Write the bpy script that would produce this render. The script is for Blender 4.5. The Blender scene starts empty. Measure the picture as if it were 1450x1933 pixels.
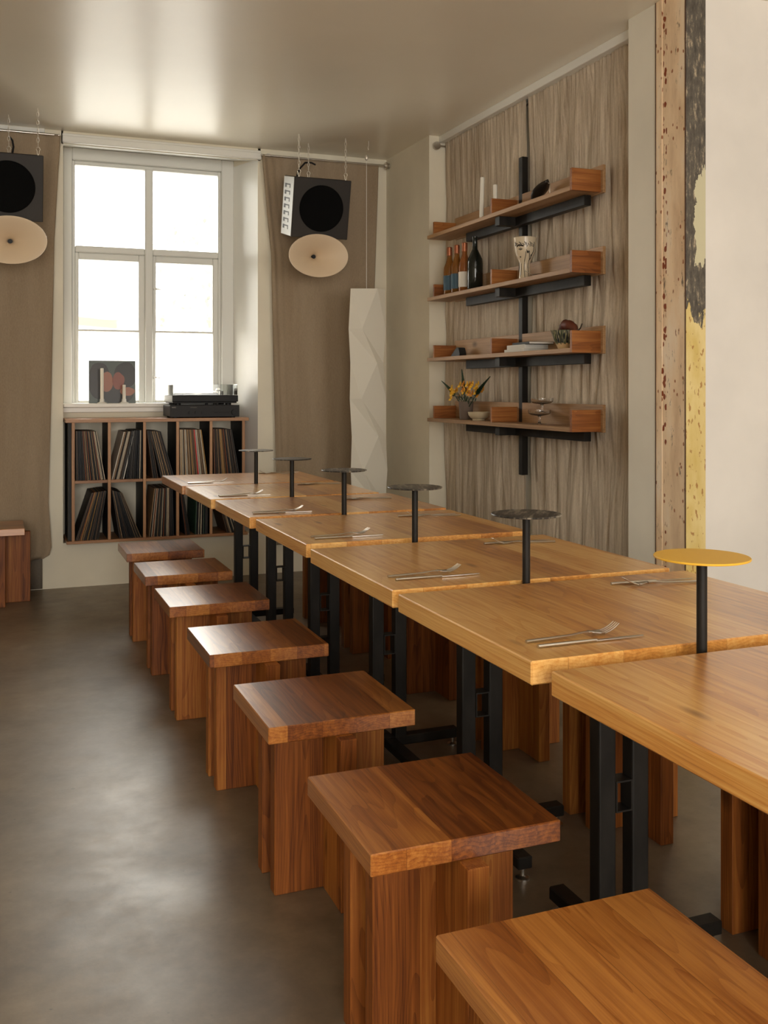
import bpy, bmesh, math, random
from mathutils import Vector, Matrix, noise
random.seed(7)
PI = math.pi
sc = bpy.context.scene
C = sc.collection

# ------------------------------------------------------------------ camera
cam_d = bpy.data.cameras.new('camera'); cam = bpy.data.objects.new('camera', cam_d); C.objects.link(cam)
cam_d.sensor_fit = 'HORIZONTAL'; cam_d.sensor_width = 36.0
cam_d.lens = 36.0 * 1868.9 / 1450.0
cam_d.shift_y = -(966.5 - 733.5) / 1450.0
cam_d.clip_start = 0.05; cam_d.clip_end = 200
cam.location = (0, 0, 1.27); cam.rotation_euler = (PI / 2, 0, -0.3755)
sc.camera = cam
# ------------------------------------------------------------------ render look
sc.view_settings.view_transform = 'Standard'; sc.view_settings.look = 'None'
sc.view_settings.gamma = 1.0; sc.view_settings.use_curve_mapping = False
sc.view_settings.exposure = -0.48
sc.cycles.use_denoising = True
sc.cycles.max_bounces = 9; sc.cycles.diffuse_bounces = 5; sc.cycles.glossy_bounces = 4
sc.cycles.transmission_bounces = 8; sc.cycles.transparent_max_bounces = 12
sc.cycles.sample_clamp_indirect = 6.0; sc.cycles.caustics_refractive = False; sc.cycles.caustics_reflective = False
# ------------------------------------------------------------------ sky
W = bpy.data.worlds.new('sky'); sc.world = W; W.use_nodes = True
bg = W.node_tree.nodes['Background']; bg.inputs[0].default_value = (1.0, 0.955, 0.885, 1); bg.inputs[1].default_value = 17.0


def portal(x, y, z, rx, rz, sx, sy):
    l = bpy.data.lights.new('window_portal', 'AREA'); l.shape = 'RECTANGLE'; l.size = sx; l.size_y = sy
    l.cycles.is_portal = True
    o = bpy.data.objects.new('window_portal', l); C.objects.link(o)
    o.location = (x, y, z); o.rotation_euler = (rx, 0, rz)


# area lights shine along local -Z
portal(1.0, 7.12, 2.0, -PI / 2, 0, 1.2, 1.75)          # far window, light travels to -Y
portal(2.7, -3.3, 1.75, PI / 2, 0, 1.6, 1.9)           # unseen windows added behind the camera, light travels to +Y
portal(-0.7, -3.3, 1.40, PI / 2, 0, 2.4, 2.6)


# ================================================================== materials
def nt(m):
    return m.node_tree.nodes, m.node_tree.links


def principled(name, col, rough=0.5, metal=0.0, spec=0.5, coat=0.0, trans=0.0, ior=1.45):
    m = bpy.data.materials.new(name); m.use_nodes = True
    b = m.node_tree.nodes['Principled BSDF']
    b.inputs['Base Color'].default_value = (*col, 1); b.inputs['Roughness'].default_value = rough
    b.inputs['Metallic'].default_value = metal; b.inputs['Specular IOR Level'].default_value = spec
    b.inputs['Coat Weight'].default_value = coat; b.inputs['Transmission Weight'].default_value = trans
    b.inputs['IOR'].default_value = ior
    return m


def N(m, t, **kw):
    n = m.node_tree.nodes.new(t)
    for k, v in kw.items():
        if k.startswith('i_'):
            n.inputs[int(k[2:]) if k[2:].isdigit() else k[2:]].default_value = v
        else:
            setattr(n, k, v)
    return n


def L(m, a, b):
    m.node_tree.links.new(a, b)


def math_n(m, op, a, b=None):
    n = m.node_tree.nodes.new('ShaderNodeMath'); n.operation = op
    for i, s in enumerate((a, b)):
        if s is None: continue
        if isinstance(s, (int, float)): n.inputs[i].default_value = s
        else: L(m, s, n.inputs[i])
    return n.outputs[0]


def ramp(m, fac, stops):
    r = m.node_tree.nodes.new('ShaderNodeValToRGB'); L(m, fac, r.inputs[0])
    e = r.color_ramp.elements
    while len(e) < len(stops): e.new(0.5)
    for k, (p, c) in enumerate(stops):
        e[k].position = p; e[k].color = (*c, 1) if len(c) == 3 else c
    return r.outputs[0]


def mixc(m, fac, a, b, blend='MIX'):
    n = m.node_tree.nodes.new('ShaderNodeMix'); n.data_type = 'RGBA'; n.blend_type = blend
    for s, k in ((fac, 0), (a, 6), (b, 7)):
        if isinstance(s, (int, float)): n.inputs[k].default_value = s
        elif isinstance(s, tuple): n.inputs[k].default_value = (*s, 1)
        else: L(m, s, n.inputs[k])
    return n.outputs[2]


def noisy(m, scale=5.0, detail=3.0, vec=None, stretch=None, rough=0.55, offset=None):
    tc = m.node_tree.nodes.new('ShaderNodeTexCoord')
    mp = m.node_tree.nodes.new('ShaderNodeMapping'); L(m, vec or tc.outputs['Object'], mp.inputs[0])
    if stretch: mp.inputs['Scale'].default_value = stretch
    if offset: mp.inputs['Location'].default_value = offset
    n = m.node_tree.nodes.new('ShaderNodeTexNoise'); L(m, mp.outputs[0], n.inputs['Vector'])
    n.inputs['Scale'].default_value = scale; n.inputs['Detail'].default_value = detail
    n.inputs['Roughness'].default_value = rough
    return n.outputs[0]


def bump(m, h, strength=0.3, dist=0.01):
    n = m.node_tree.nodes.new('ShaderNodeBump'); n.inputs['Strength'].default_value = strength
    n.inputs['Distance'].default_value = dist; L(m, h, n.inputs['Height'])
    L(m, n.outputs[0], m.node_tree.nodes['Principled BSDF'].inputs['Normal'])


def wood(name, axes, plank, dark, mid, light, rough=0.38, ring=0.007, spec=0.5, var=1.0):
    """axes = (across, thickness, along the grain) as indices of x, y, z"""
    m = principled(name, mid, rough, spec=spec); b = m.node_tree.nodes['Principled BSDF']
    tc = N(m, 'ShaderNodeTexCoord'); oi = N(m, 'ShaderNodeObjectInfo')
    sp = N(m, 'ShaderNodeSeparateXYZ'); L(m, tc.outputs['Object'], sp.inputs[0])
    u, v, w = (sp.outputs[a] for a in axes)
    rnd = oi.outputs['Random']
    jit = math_n(m, 'MULTIPLY', noisy(m, 1.3, 1, stretch=(1, 1, 1)), 0.0)
    up = math_n(m, 'ADD', math_n(m, 'DIVIDE', u, plank), math_n(m, 'MULTIPLY', rnd, 17.37))
    idx = math_n(m, 'FLOOR', up)
    fr = math_n(m, 'SUBTRACT', up, idx)
    wn = N(m, 'ShaderNodeTexWhiteNoise', noise_dimensions='1D')
    L(m, math_n(m, 'ADD', idx, math_n(m, 'MULTIPLY', rnd, 91.7)), wn.inputs['W'])
    sc3 = N(m, 'ShaderNodeSeparateColor'); L(m, wn.outputs['Color'], sc3.inputs[0])
    R, G, B = sc3.outputs
    # position inside this plank, moved to a random place in its log
    px = math_n(m, 'ADD', math_n(m, 'MULTIPLY', math_n(m, 'SUBTRACT', fr, 0.5), plank), math_n(m, 'MULTIPLY', math_n(m, 'SUBTRACT', R, 0.5), 0.10))
    py = math_n(m, 'ADD', v, math_n(m, 'ADD', math_n(m, 'MULTIPLY', G, 0.09), 0.012))
    pw = math_n(m, 'ADD', w, math_n(m, 'MULTIPLY', B, 13.0))
    cb = N(m, 'ShaderNodeCombineXYZ'); L(m, px, cb.inputs[0]); L(m, py, cb.inputs[1]); L(m, pw, cb.inputs[2])
    P = cb.outputs[0]
    n1 = noisy(m, 1.0, 2, vec=P, stretch=(9, 9, 1.6))
    rad = math_n(m, 'SQRT', math_n(m, 'ADD', math_n(m, 'MULTIPLY', px, px), math_n(m, 'MULTIPLY', py, py)))
    rad = math_n(m, 'ADD', rad, math_n(m, 'MULTIPLY', n1, 0.075))
    ringv = math_n(m, 'FRACT', math_n(m, 'DIVIDE', rad, ring))
    ringv = math_n(m, 'POWER', ringv, 2.2)
    fine = noisy(m, 1.0, 4, vec=P, stretch=(420, 420, 9), rough=0.65)
    fib = noisy(m, 1.0, 3, vec=P, stretch=(90, 90, 2.2), rough=0.6)
    blot = noisy(m, 1.0, 3, vec=P, stretch=(10, 10, 2.5))
    t = math_n(m, 'ADD', math_n(m, 'MULTIPLY', ringv, -0.20), 0.55)
    t = math_n(m, 'ADD', t, math_n(m, 'MULTIPLY', math_n(m, 'SUBTRACT', fine, 0.5), 0.45))
    t = math_n(m, 'ADD', t, math_n(m, 'MULTIPLY', math_n(m, 'SUBTRACT', fib, 0.5), 0.95))
    t = math_n(m, 'ADD', t, math_n(m, 'MULTIPLY', math_n(m, 'SUBTRACT', blot, 0.5), 0.6))
    t = math_n(m, 'ADD', t, math_n(m, 'MULTIPLY', math_n(m, 'SUBTRACT', wn.outputs['Value'], 0.5), 0.42 * var))
    col = ramp(m, t, [(0.05, dark), (0.5, mid), (0.95, light)])
    # seam between planks
    edge = math_n(m, 'MULTIPLY', math_n(m, 'ABSOLUTE', math_n(m, 'SUBTRACT', fr, 0.5)), 2.0)
    seam = math_n(m, 'GREATER_THAN', edge, 1 - 0.0016 / plank)
    col = mixc(m, math_n(m, 'MULTIPLY', seam, 0.45), col, dark)
    # rare knots
    vo = N(m, 'ShaderNodeTexVoronoi'); mp = N(m, 'ShaderNodeMapping'); L(m, P, mp.inputs[0]); mp.inputs['Scale'].default_value = (9, 5, 2.6)
    L(m, mp.outputs[0], vo.inputs['Vector']); vo.inputs['Scale'].default_value = 1.0
    kn = ramp(m, vo.outputs['Distance'], [(0.04, (1, 1, 1)), (0.12, (0, 0, 0))])
    col = mixc(m, math_n(m, 'MULTIPLY', kn, 0.75), col, tuple(c * 0.45 for c in dark))
    L(m, col, b.inputs['Base Color'])
    rr = math_n(m, 'ADD', math_n(m, 'MULTIPLY', math_n(m, 'SUBTRACT', 0.5, fine), 0.07), rough)
    L(m, rr, b.inputs['Roughness'])
    bump(m, fine, 0.12, 0.002)
    return m


TD, TM, TL_ = (0.36, 0.125, 0.022), (0.66, 0.295, 0.062), (0.86, 0.52, 0.17)
SD, SM, SL = (0.12, 0.028, 0.005), (0.33, 0.102, 0.016), (0.56, 0.23, 0.048)
HD, HM, HL = (0.20, 0.065, 0.02), (0.33, 0.125, 0.04), (0.48, 0.22, 0.09)
M_table = wood('oiled_oak_tabletop', (0, 2, 1), 0.118, TD, TM, TL_, 0.24, spec=0.8, var=1.4)
M_seat = wood('oiled_oak_seat', (0, 2, 1), 0.088, SD, SM, SL, 0.24, spec=0.8, var=1.6)
M_seat_x = wood('oiled_oak_seat_turned', (1, 2, 0), 0.088, SD, SM, SL, 0.24, spec=0.8, var=1.6)
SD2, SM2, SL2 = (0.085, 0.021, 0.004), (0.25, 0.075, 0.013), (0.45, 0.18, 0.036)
for m_ in (M_table, M_seat, M_seat_x):
    b_ = m_.node_tree.nodes['Principled BSDF']; b_.inputs['Coat Weight'].default_value = 0.8; b_.inputs['Coat Roughness'].default_value = 0.30; b_.inputs['Coat IOR'].default_value = 1.6
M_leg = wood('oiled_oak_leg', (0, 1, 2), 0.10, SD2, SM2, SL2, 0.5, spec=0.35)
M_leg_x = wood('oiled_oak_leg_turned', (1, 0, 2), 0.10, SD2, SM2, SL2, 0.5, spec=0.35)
M_shelfy = wood('oak_shelf_board', (0, 2, 1), 0.09, (0.20, 0.105, 0.045), (0.36, 0.205, 0.095), (0.50, 0.31, 0.16), 0.5, spec=0.35)
M_shelfx = wood('oak_shelf_end', (2, 1, 0), 0.2, (0.11, 0.032, 0.008), (0.26, 0.085, 0.02), (0.42, 0.17, 0.045), 0.45, spec=0.4)
M_cab_x = wood('oak_cabinet_board', (1, 2, 0), 0.2, (0.24, 0.11, 0.048), (0.40, 0.20, 0.09), (0.52, 0.29, 0.14), 0.4)
M_cab_z = wood('oak_cabinet_upright', (1, 0, 2), 0.2, (0.24, 0.11, 0.048), (0.40, 0.20, 0.09), (0.52, 0.29, 0.14), 0.45)
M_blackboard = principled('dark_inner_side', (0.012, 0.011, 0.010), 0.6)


def plaster(name, col, rough=0.75, amt=0.06, bs=0.12, spec=0.4):
    m = principled(name, col, rough, spec=spec); b = m.node_tree.nodes['Principled BSDF']
    n = noisy(m, 2.2, 4)
    c = ramp(m, n, [(0.3, tuple(x * (1 - amt) for x in col)), (0.7, tuple(min(1, x * (1 + amt)) for x in col))])
    L(m, c, b.inputs['Base Color'])
    bump(m, noisy(m, 30, 5), bs, 0.004)
    return m


M_wall = plaster('cream_plaster', (0.80, 0.74, 0.60))
M_wall_grey = plaster('greyish_plaster', (0.78, 0.74, 0.64))
M_wall_white = plaster('chalk_white_plaster', (0.80, 0.755, 0.70))
M_ceil = plaster('glossy_ceiling_paint', (0.86, 0.80, 0.67), 0.29, 0.02, 0.02, spec=0.75)
M_trim = principled('white_gloss_paint', (0.80, 0.79, 0.74), 0.35)
M_frame = principled('window_frame_paint', (0.72, 0.72, 0.68), 0.4)

# polished concrete
M_floor = principled('polished_concrete', (0.12, 0.1, 0.08), 0.3, spec=1.0)
b = M_floor.node_tree.nodes['Principled BSDF']
n1 = noisy(M_floor, 0.9, 8, rough=0.72); n2 = noisy(M_floor, 6.5, 5, offset=(3, 1, 0), rough=0.7)
col = ramp(M_floor, n1, [(0.30, (0.080, 0.058, 0.037)), (0.52, (0.19, 0.146, 0.098)), (0.75, (0.32, 0.255, 0.18))])
col2 = ramp(M_floor, n2, [(0.3, (0.7, 0.68, 0.65)), (0.7, (1.15, 1.13, 1.1))])
col = mixc(M_floor, 0.85, col, col2, 'MULTIPLY')
spk = ramp(M_floor, noisy(M_floor, 40, 2, offset=(5, 5, 5)), [(0.22, (1, 1, 1)), (0.27, (0, 0, 0))])
col = mixc(M_floor, math_n(M_floor, 'MULTIPLY', spk, 0.5), col, (0.03, 0.025, 0.02))
L(M_floor, col, b.inputs['Base Color'])
rr = ramp(M_floor, noisy(M_floor, 2.6, 6, offset=(9, 2, 0), rough=0.7), [(0.3, (0.30,) * 3), (0.7, (0.46,) * 3)])
L(M_floor, rr, b.inputs['Roughness'])
scr = noisy(M_floor, 14, 8, stretch=(1, 0.5, 1), rough=0.8)
bump(M_floor, math_n(M_floor, 'ADD', math_n(M_floor, 'MULTIPLY', noisy(M_floor, 1.7, 2), 6.0), scr), 0.10, 0.004)


def cloth(name, c0, c1, stretch=(14, 14, 1.2), bs=0.35):
    m = principled(name, c0, 0.9, spec=0.15); b = m.node_tree.nodes['Principled BSDF']
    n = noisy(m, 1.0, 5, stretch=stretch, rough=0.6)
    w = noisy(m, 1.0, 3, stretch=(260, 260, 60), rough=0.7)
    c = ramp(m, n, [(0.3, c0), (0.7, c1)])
    c = mixc(m, 0.5, c, ramp(m, w, [(0.3, (0.72,) * 3), (0.7, (1.12,) * 3)]), 'MULTIPLY')
    L(m, c, b.inputs['Base Color'])
    bump(m, math_n(m, 'ADD', math_n(m, 'MULTIPLY', n, 1.5), math_n(m, 'MULTIPLY', w, 0.35)), bs, 0.01)
    return m


M_linen = cloth('crumpled_linen', (0.38, 0.30, 0.22), (0.70, 0.60, 0.47), (55, 55, 2.5), 0.5)  # pale and dark streaks put fold shading into the linen colour
M_linen_dark = cloth('brown_linen', (0.30, 0.225, 0.15), (0.36, 0.28, 0.195), (8, 8, 1.0), 0.25)
M_lining = cloth('grey_lining', (0.17, 0.14, 0.11), (0.20, 0.17, 0.135))

M_steel_dark = principled('raw_black_steel', (0.02, 0.018, 0.016), 0.5, metal=0.1, spec=0.25)
b = M_steel_dark.node_tree.nodes['Principled BSDF']
L(M_steel_dark, ramp(M_steel_dark, noisy(M_steel_dark, 14, 5, stretch=(1, 1, 0.4)), [(0.3, (0.007, 0.006, 0.005)), (0.75, (0.026, 0.022, 0.018))]), b.inputs['Base Color'])
M_black = principled('black_paint', (0.010, 0.009, 0.009), 0.5, spec=0.3)
M_chrome = principled('brushed_steel', (0.62, 0.58, 0.52), 0.28, metal=1.0)
M_zinc = principled('zinc_chain', (0.80, 0.75, 0.66), 0.4, metal=0.6)
M_yellow = principled('yellow_enamel', (0.80, 0.46, 0.045), 0.5)
M_disc = principled('scratched_dark_disc', (0.05, 0.045, 0.04), 0.4, metal=0.3)
b = M_disc.node_tree.nodes['Principled BSDF']
L(M_disc, ramp(M_disc, noisy(M_disc, 1.0, 6, stretch=(12, 70, 10), rough=0.7), [(0.35, (0.012, 0.012, 0.012)), (0.5, (0.05, 0.045, 0.04)), (0.62, (0.28, 0.25, 0.20))]), b.inputs['Base Color'])

M_glass = bpy.data.materials.new('window_glass'); M_glass.use_nodes = True
ns, ls = nt(M_glass); ns.clear()
out = ns.new('ShaderNodeOutputMaterial'); mx = ns.new('ShaderNodeMixShader'); tr = ns.new('ShaderNodeBsdfTransparent'); gl = ns.new('ShaderNodeBsdfGlossy')
tr.inputs[0].default_value = (0.95, 0.96, 0.95, 1); gl.inputs['Roughness'].default_value = 0.02
lw = ns.new('ShaderNodeFresnel'); lw.inputs[0].default_value = 1.3
ls.new(lw.outputs[0], mx.inputs[0]); ls.new(tr.outputs[0], mx.inputs[1]); ls.new(gl.outputs[0], mx.inputs[2]); ls.new(mx.outputs[0], out.inputs[0])
M_film = bpy.data.materials.new('frosted_window_film'); M_film.use_nodes = True
ns, ls = nt(M_film); ns.clear()
out = ns.new('ShaderNodeOutputMaterial'); mx = ns.new('ShaderNodeMixShader'); tr = ns.new('ShaderNodeBsdfTranslucent'); t2 = ns.new('ShaderNodeBsdfTransparent')
tr.inputs[0].default_value = (0.92, 0.93, 0.93, 1); mx.inputs[0].default_value = 0.5
ls.new(t2.outputs[0], mx.inputs[1]); ls.new(tr.outputs[0], mx.inputs[2]); ls.new(mx.outputs[0], out.inputs[0])
M_clear = bpy.data.materials.new('clear_acrylic'); M_clear.use_nodes = True
ns, ls = nt(M_clear); ns.clear()
out = ns.new('ShaderNodeOutputMaterial'); mx = ns.new('ShaderNodeMixShader'); tr = ns.new('ShaderNodeBsdfTransparent'); gl = ns.new('ShaderNodeBsdfGlossy')
tr.inputs[0].default_value = (0.90, 0.91, 0.90, 1); gl.inputs['Roughness'].default_value = 0.05
lw = ns.new('ShaderNodeFresnel'); lw.inputs[0].default_value = 1.45
ls.new(lw.outputs[0], mx.inputs[0]); ls.new(tr.outputs[0], mx.inputs[1]); ls.new(gl.outputs[0], mx.inputs[2]); ls.new(mx.outputs[0], out.inputs[0])
M_clearglass = principled('drinking_glass', (1, 1, 1), 0.02, trans=1.0, ior=1.45)


# ================================================================== mesh helpers
class MB:
    def __init__(s): s.bm = bmesh.new()

    def box(s, x0, x1, y0, y1, z0, z1, bev=0.0, mat=None, seg=1):
        r = bmesh.ops.create_cube(s.bm, size=1.0); vs = r['verts']
        for v in vs:
            v.co = Vector((x0 + (v.co.x + .5) * (x1 - x0), y0 + (v.co.y + .5) * (y1 - y0), z0 + (v.co.z + .5) * (z1 - z0)))
        if bev > 0:
            es = list({e for v in vs for e in v.link_edges})
            bmesh.ops.bevel(s.bm, geom=es, offset=bev, segments=seg, affect='EDGES', profile=0.5)
        return s

    def prism(s, pts, axis, a, b):
        """pts: 2D outline; axis: 'x','y','z' extrusion from a to b"""
        def mk(p, t):
            return {'x': (t, p[0], p[1]), 'y': (p[0], t, p[1]), 'z': (p[0], p[1], t)}[axis]
        v0 = [s.bm.verts.new(mk(p, a)) for p in pts]; v1 = [s.bm.verts.new(mk(p, b)) for p in pts]
        n = len(pts)
        s.bm.faces.new(v0); s.bm.faces.new(v1[::-1])
        for i in range(n): s.bm.faces.new((v0[i], v1[i], v1[(i + 1) % n], v0[(i + 1) % n]))
        return s

    def lathe(s, prof, seg=32, c=(0, 0, 0), sx=1.0, sy=1.0):
        rows = []
        for r, z in prof:
            if r < 1e-6: rows.append([s.bm.verts.new((c[0], c[1], c[2] + z))])
            else: rows.append([s.bm.verts.new((c[0] + sx * r * math.cos(2 * PI * k / seg), c[1] + sy * r * math.sin(2 * PI * k / seg), c[2] + z)) for k in range(seg)])
        for a, b in zip(rows, rows[1:]):
            for k in range(seg):
                k2 = (k + 1) % seg
                if len(a) == 1 and len(b) == 1: continue
                if len(a) == 1: s.bm.faces.new((a[0], b[k2], b[k]))
                elif len(b) == 1: s.bm.faces.new((a[k], a[k2], b[0]))
                else: s.bm.faces.new((a[k], a[k2], b[k2], b[k]))
        return s

    def tube(s, pts, r, seg=8, closed=False, flat=1.0):
        pts = [Vector(p) for p in pts]; n = len(pts); rings = []
        up = Vector((0, 0, 1))
        for i, p in enumerate(pts):
            if closed: d = pts[(i + 1) % n] - pts[i - 1]
            else: d = pts[min(i + 1, n - 1)] - pts[max(i - 1, 0)]
            d.normalize()
            ref = up if abs(d.dot(up)) < 0.95 else Vector((1, 0, 0))
            a = d.cross(ref).normalized(); bb = d.cross(a).normalized()
            rr = r[i] if isinstance(r, (list, tuple)) else r
            rings.append([s.bm.verts.new(p + a * rr * math.cos(2 * PI * k / seg) + bb * rr * flat * math.sin(2 * PI * k / seg)) for k in range(seg)])
        m = n if closed else n - 1
        for i in range(m):
            A, B = rings[i], rings[(i + 1) % n]
            for k in range(seg): s.bm.faces.new((A[k], A[(k + 1) % seg], B[(k + 1) % seg], B[k]))
        if not closed:
            s.bm.faces.new(rings[0][::-1]); s.bm.faces.new(rings[-1])
        return s

    def ball(s, c, r, sx=1, sy=1, sz=1, u=12, v=8, rot=None):
        res = bmesh.ops.create_uvsphere(s.bm, u_segments=u, v_segments=v, radius=r)
        for vv in res['verts']:
            p = Vector((vv.co.x * sx, vv.co.y * sy, vv.co.z * sz))
            if rot: p = rot @ p
            vv.co = p + Vector(c)
        return s

    def build(s, name, mat, parent=None, smooth=False, loc=None, rot=None):
        bmesh.ops.recalc_face_normals(s.bm, faces=s.bm.faces)
        me = bpy.data.meshes.new(name); s.bm.to_mesh(me); s.bm.free()
        if smooth:
            me.shade_smooth()
            try: me.set_sharp_from_angle(angle=math.radians(40))
            except Exception: pass
        me.materials.append(mat)
        o = bpy.data.objects.new(name, me); C.objects.link(o)
        if parent: o.parent = parent
        if loc: o.location = loc
        if rot: o.rotation_euler = rot
        return o


def tag(o, label, cat=None, group=None, kind=None):
    if label: o['label'] = label
    if cat: o['category'] = cat
    if group: o['group'] = group
    if kind: o['kind'] = kind
    return o


def thing(name, label, cat, loc=(0, 0, 0), rz=0.0, group=None):
    o = bpy.data.objects.new(name, None); C.objects.link(o); o.empty_display_size = 0.1
    o.location = loc; o.rotation_euler = (0, 0, rz)
    return tag(o, label, cat, group)


def struct(name, mb, mat, parent=None, label=None, smooth=False):
    o = mb.build(name, mat, parent, smooth)
    if parent is None: o['kind'] = 'structure'
    if label: o['label'] = label
    return o


def dup(root, loc=None, rz=None, label=None, group=None):
    c = root.copy(); C.objects.link(c)
    if loc is not None: c.location = loc
    if rz is not None: c.rotation_euler = (0, 0, rz)
    if label: c['label'] = label
    if group: c['group'] = group
    for ch in list(root.children):
        d = ch.copy(); C.objects.link(d); d.parent = c
        for g in list(ch.children):
            e = g.copy(); C.objects.link(e); e.parent = d
    return c


# ================================================================== the room
YW, XR, ZC = 6.619, 2.627, 2.912
YB, XL, XE, YP = -3.2, -3.5, 5.6, 3.302       # back wall, left wall, far east wall, partition face
struct('floor', MB().box(XL - .2, XE + .2, YB - .2, YW + .5, -0.12, 0.0), M_floor)
struct('ceiling', MB().box(XL - .2, XE + .2, YB - .2, YW + .5, ZC, ZC + .15), M_ceil)
# window wall with its niche (splayed reveals); the niche starts on a ledge at z 0.285
NB = 6.92
w = MB()
w.box(XL - .2, 0.38, YW, 7.2, 0, ZC)
w.prism([(0.38, YW), (0.4115, YW), (0.4290, NB), (0.4290, 7.2), (0.38, 7.2)], 'z', 0, ZC)
w.prism([(1.682, YW), (1.583, NB), (1.583, 7.2), (XR + .3, 7.2), (XR + .3, YW)], 'z', 0, ZC)
w.box(0.4115, 1.682, YW, 7.2, 0, 0.285)
w.prism([(YW, 2.829), (NB, 2.885), (7.2, 2.885), (7.2, ZC), (YW, ZC)], 'x', 0.40, 1.70)
w.box(0.42, 1.60, 6.865, 7.2, 0.285, 1.125)
struct('wall_far', w, M_wall)
# right side wall with the curtain recess
w = MB()
w.box(XR, 3.0, 5.865, YW + .3, 0, ZC)
w.box(2.77, 3.0, 3.70, 5.87, 0, ZC)
struct('wall_right', w, M_wall)
struct('wall_pier', MB().box(XR + .001, 3.0, 3.497, 3.70, 0, ZC), M_wall_grey)
struct('wall_partition', MB().box(2.724, XE, YP + .006, 3.5, 0, ZC), M_wall_white)
w = MB().box(XL - .2, XL, YB, YW, 0, ZC)
struct('wall_left', w, M_wall)
struct('wall_east', MB().box(XE, XE + .2, YB, 3.5, 0, ZC), M_wall_white)
w = MB()
w.box(XL, -1.9, YB - .2, YB, 0, ZC).box(0.5, 1.9, YB - .2, YB, 0, ZC).box(3.5, XE, YB - .2, YB, 0, ZC)
w.box(-1.9, 0.5, YB - .2, YB, 0, .1).box(-1.9, 0.5, YB - .2, YB, 2.7, ZC).box(1.9, 3.5, YB - .2, YB, 0, .8).box(1.9, 3.5, YB - .2, YB, 2.7, ZC)
struct('wall_behind', w, M_wall)
w = MB()
for x0, x1, z0 in ((-1.9, 0.5, .1), (1.9, 3.5, .8)):
    w.box(x0, x1, YB - .15, YB - .08, z0, z0 + .06).box(x0, x1, YB - .15, YB - .08, 2.64, 2.7)
    for k in range(3):
        xx = x0 + (x1 - x0) * k / 2
        w.box(xx - .03, xx + .03, YB - .15, YB - .08, z0, 2.7)
struct('window_added', w, M_frame)  # unseen windows, added and sized to bring daylight onto near tables and floor
# mouldings
struct('trim_1', MB().box(0.405, 1.700, YW - .035, YW, 2.834, 2.878, .004).box(0.405, 1.700, YW - .02, YW, 2.878, 2.895, .003), M_trim)
struct('trim_2', MB().box(2.695, 2.77, 3.70, 5.865, 2.868, ZC, .003), M_trim)
struct('trim_3', MB().box(XL, 0.30, YW - .02, YW, 2.885, ZC, .003), M_trim)
struct('trim_5', MB().prism([(1.681, YW + .001), (1.582, NB), (1.5825, NB + .001), (1.6825, YW + .001)], 'z', 0.285, 2.84).prism([(YW, 2.828), (NB, 2.884), (NB, 2.8855), (YW, 2.830)], 'x', 0.41, 1.683), M_trim)
# window sill
struct('trim_4', MB().box(0.425, 1.590, 6.80, NB + .02, 1.145, 1.171, .004).box(0.425, 1.592, 6.83, NB + .02, 1.112, 1.1449, .003), M_trim)

# far window
win = bpy.data.objects.new('window_1', None); C.objects.link(win); win['kind'] = 'structure'
win['label'] = 'tall white framed four light window over the record shelf'
f = MB()
fy0, fy1 = NB - .005, NB + .07
f.box(.429, .487, fy0, fy1, 1.150, 2.885, .006).box(1.495, 1.583, fy0, fy1, 1.150, 2.885, .006)
f.box(.487, 1.495, fy0, fy1, 2.80, 2.885, .006).box(.487, 1.495, fy0, fy1, 1.150, 1.1705, .003)
f.box(.487, .507, fy0 + .02, fy1, 1.172, 2.80, .004).box(1.474, 1.495, fy0 + .02, fy1, 1.172, 2.80, .004)
f.box(.507, 1.474, fy0 + .02, fy1, 2.774, 2.80, .004)
f.build('window_frame', M_frame, win)
MB().box(.966, 1.02, fy0 + .005, fy1, 1.172, 2.776, .006).build('mullion', M_frame, win)
MB().box(.507, .966, fy0 + .01, fy1, 2.185, 2.229, .006).box(1.02, 1.474, fy0 + .01, fy1, 2.185, 2.229, .006).build('transom', M_frame, win)
for x0, x1, g0, g1 in ((.507, .966, .530, .926), (1.02, 1.474, 1.041, 1.437)):
    s_ = MB().box(x0, g0, fy0 + .022, fy1, 1.172, 2.185, .004).box(g1, x1, fy0 + .022, fy1, 1.172, 2.185, .004)
    s_.box(g0, g1, fy0 + .022, fy1, 1.172, 1.190, .003).box(g0, g1, fy0 + .022, fy1, 2.141, 2.185, .004)
    s_.build('sash', M_frame, win)
    MB().box(g0, g1, fy0 + .026, fy1 - .015, 1.656, 1.669, .003).build('glazing_bar', M_frame, win)
    MB().box(x0, x1, NB + .040, NB + .043, 2.229, 2.776).build('pane', M_glass, win)
    MB().box(g0, g1, NB + .040, NB + .043, 1.664, 2.141).build('pane', M_glass, win)
    tag(MB().box(g0, g1, NB + .040, NB + .0405, 1.190, 1.662).build('pane', M_film, win), 'pane covered with white frosted film')
for z in (1.95, 1.34):
    MB().box(1.022, 1.046, fy0 + .006, fy0 + .024, z, z + .012, .003).tube([(1.034, fy0 + .01, z + .006), (1.034, fy0 - .004, z + .006), (1.070, fy0 - .006, z + .002)], .003, 6).build('latch', M_trim, win)

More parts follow.
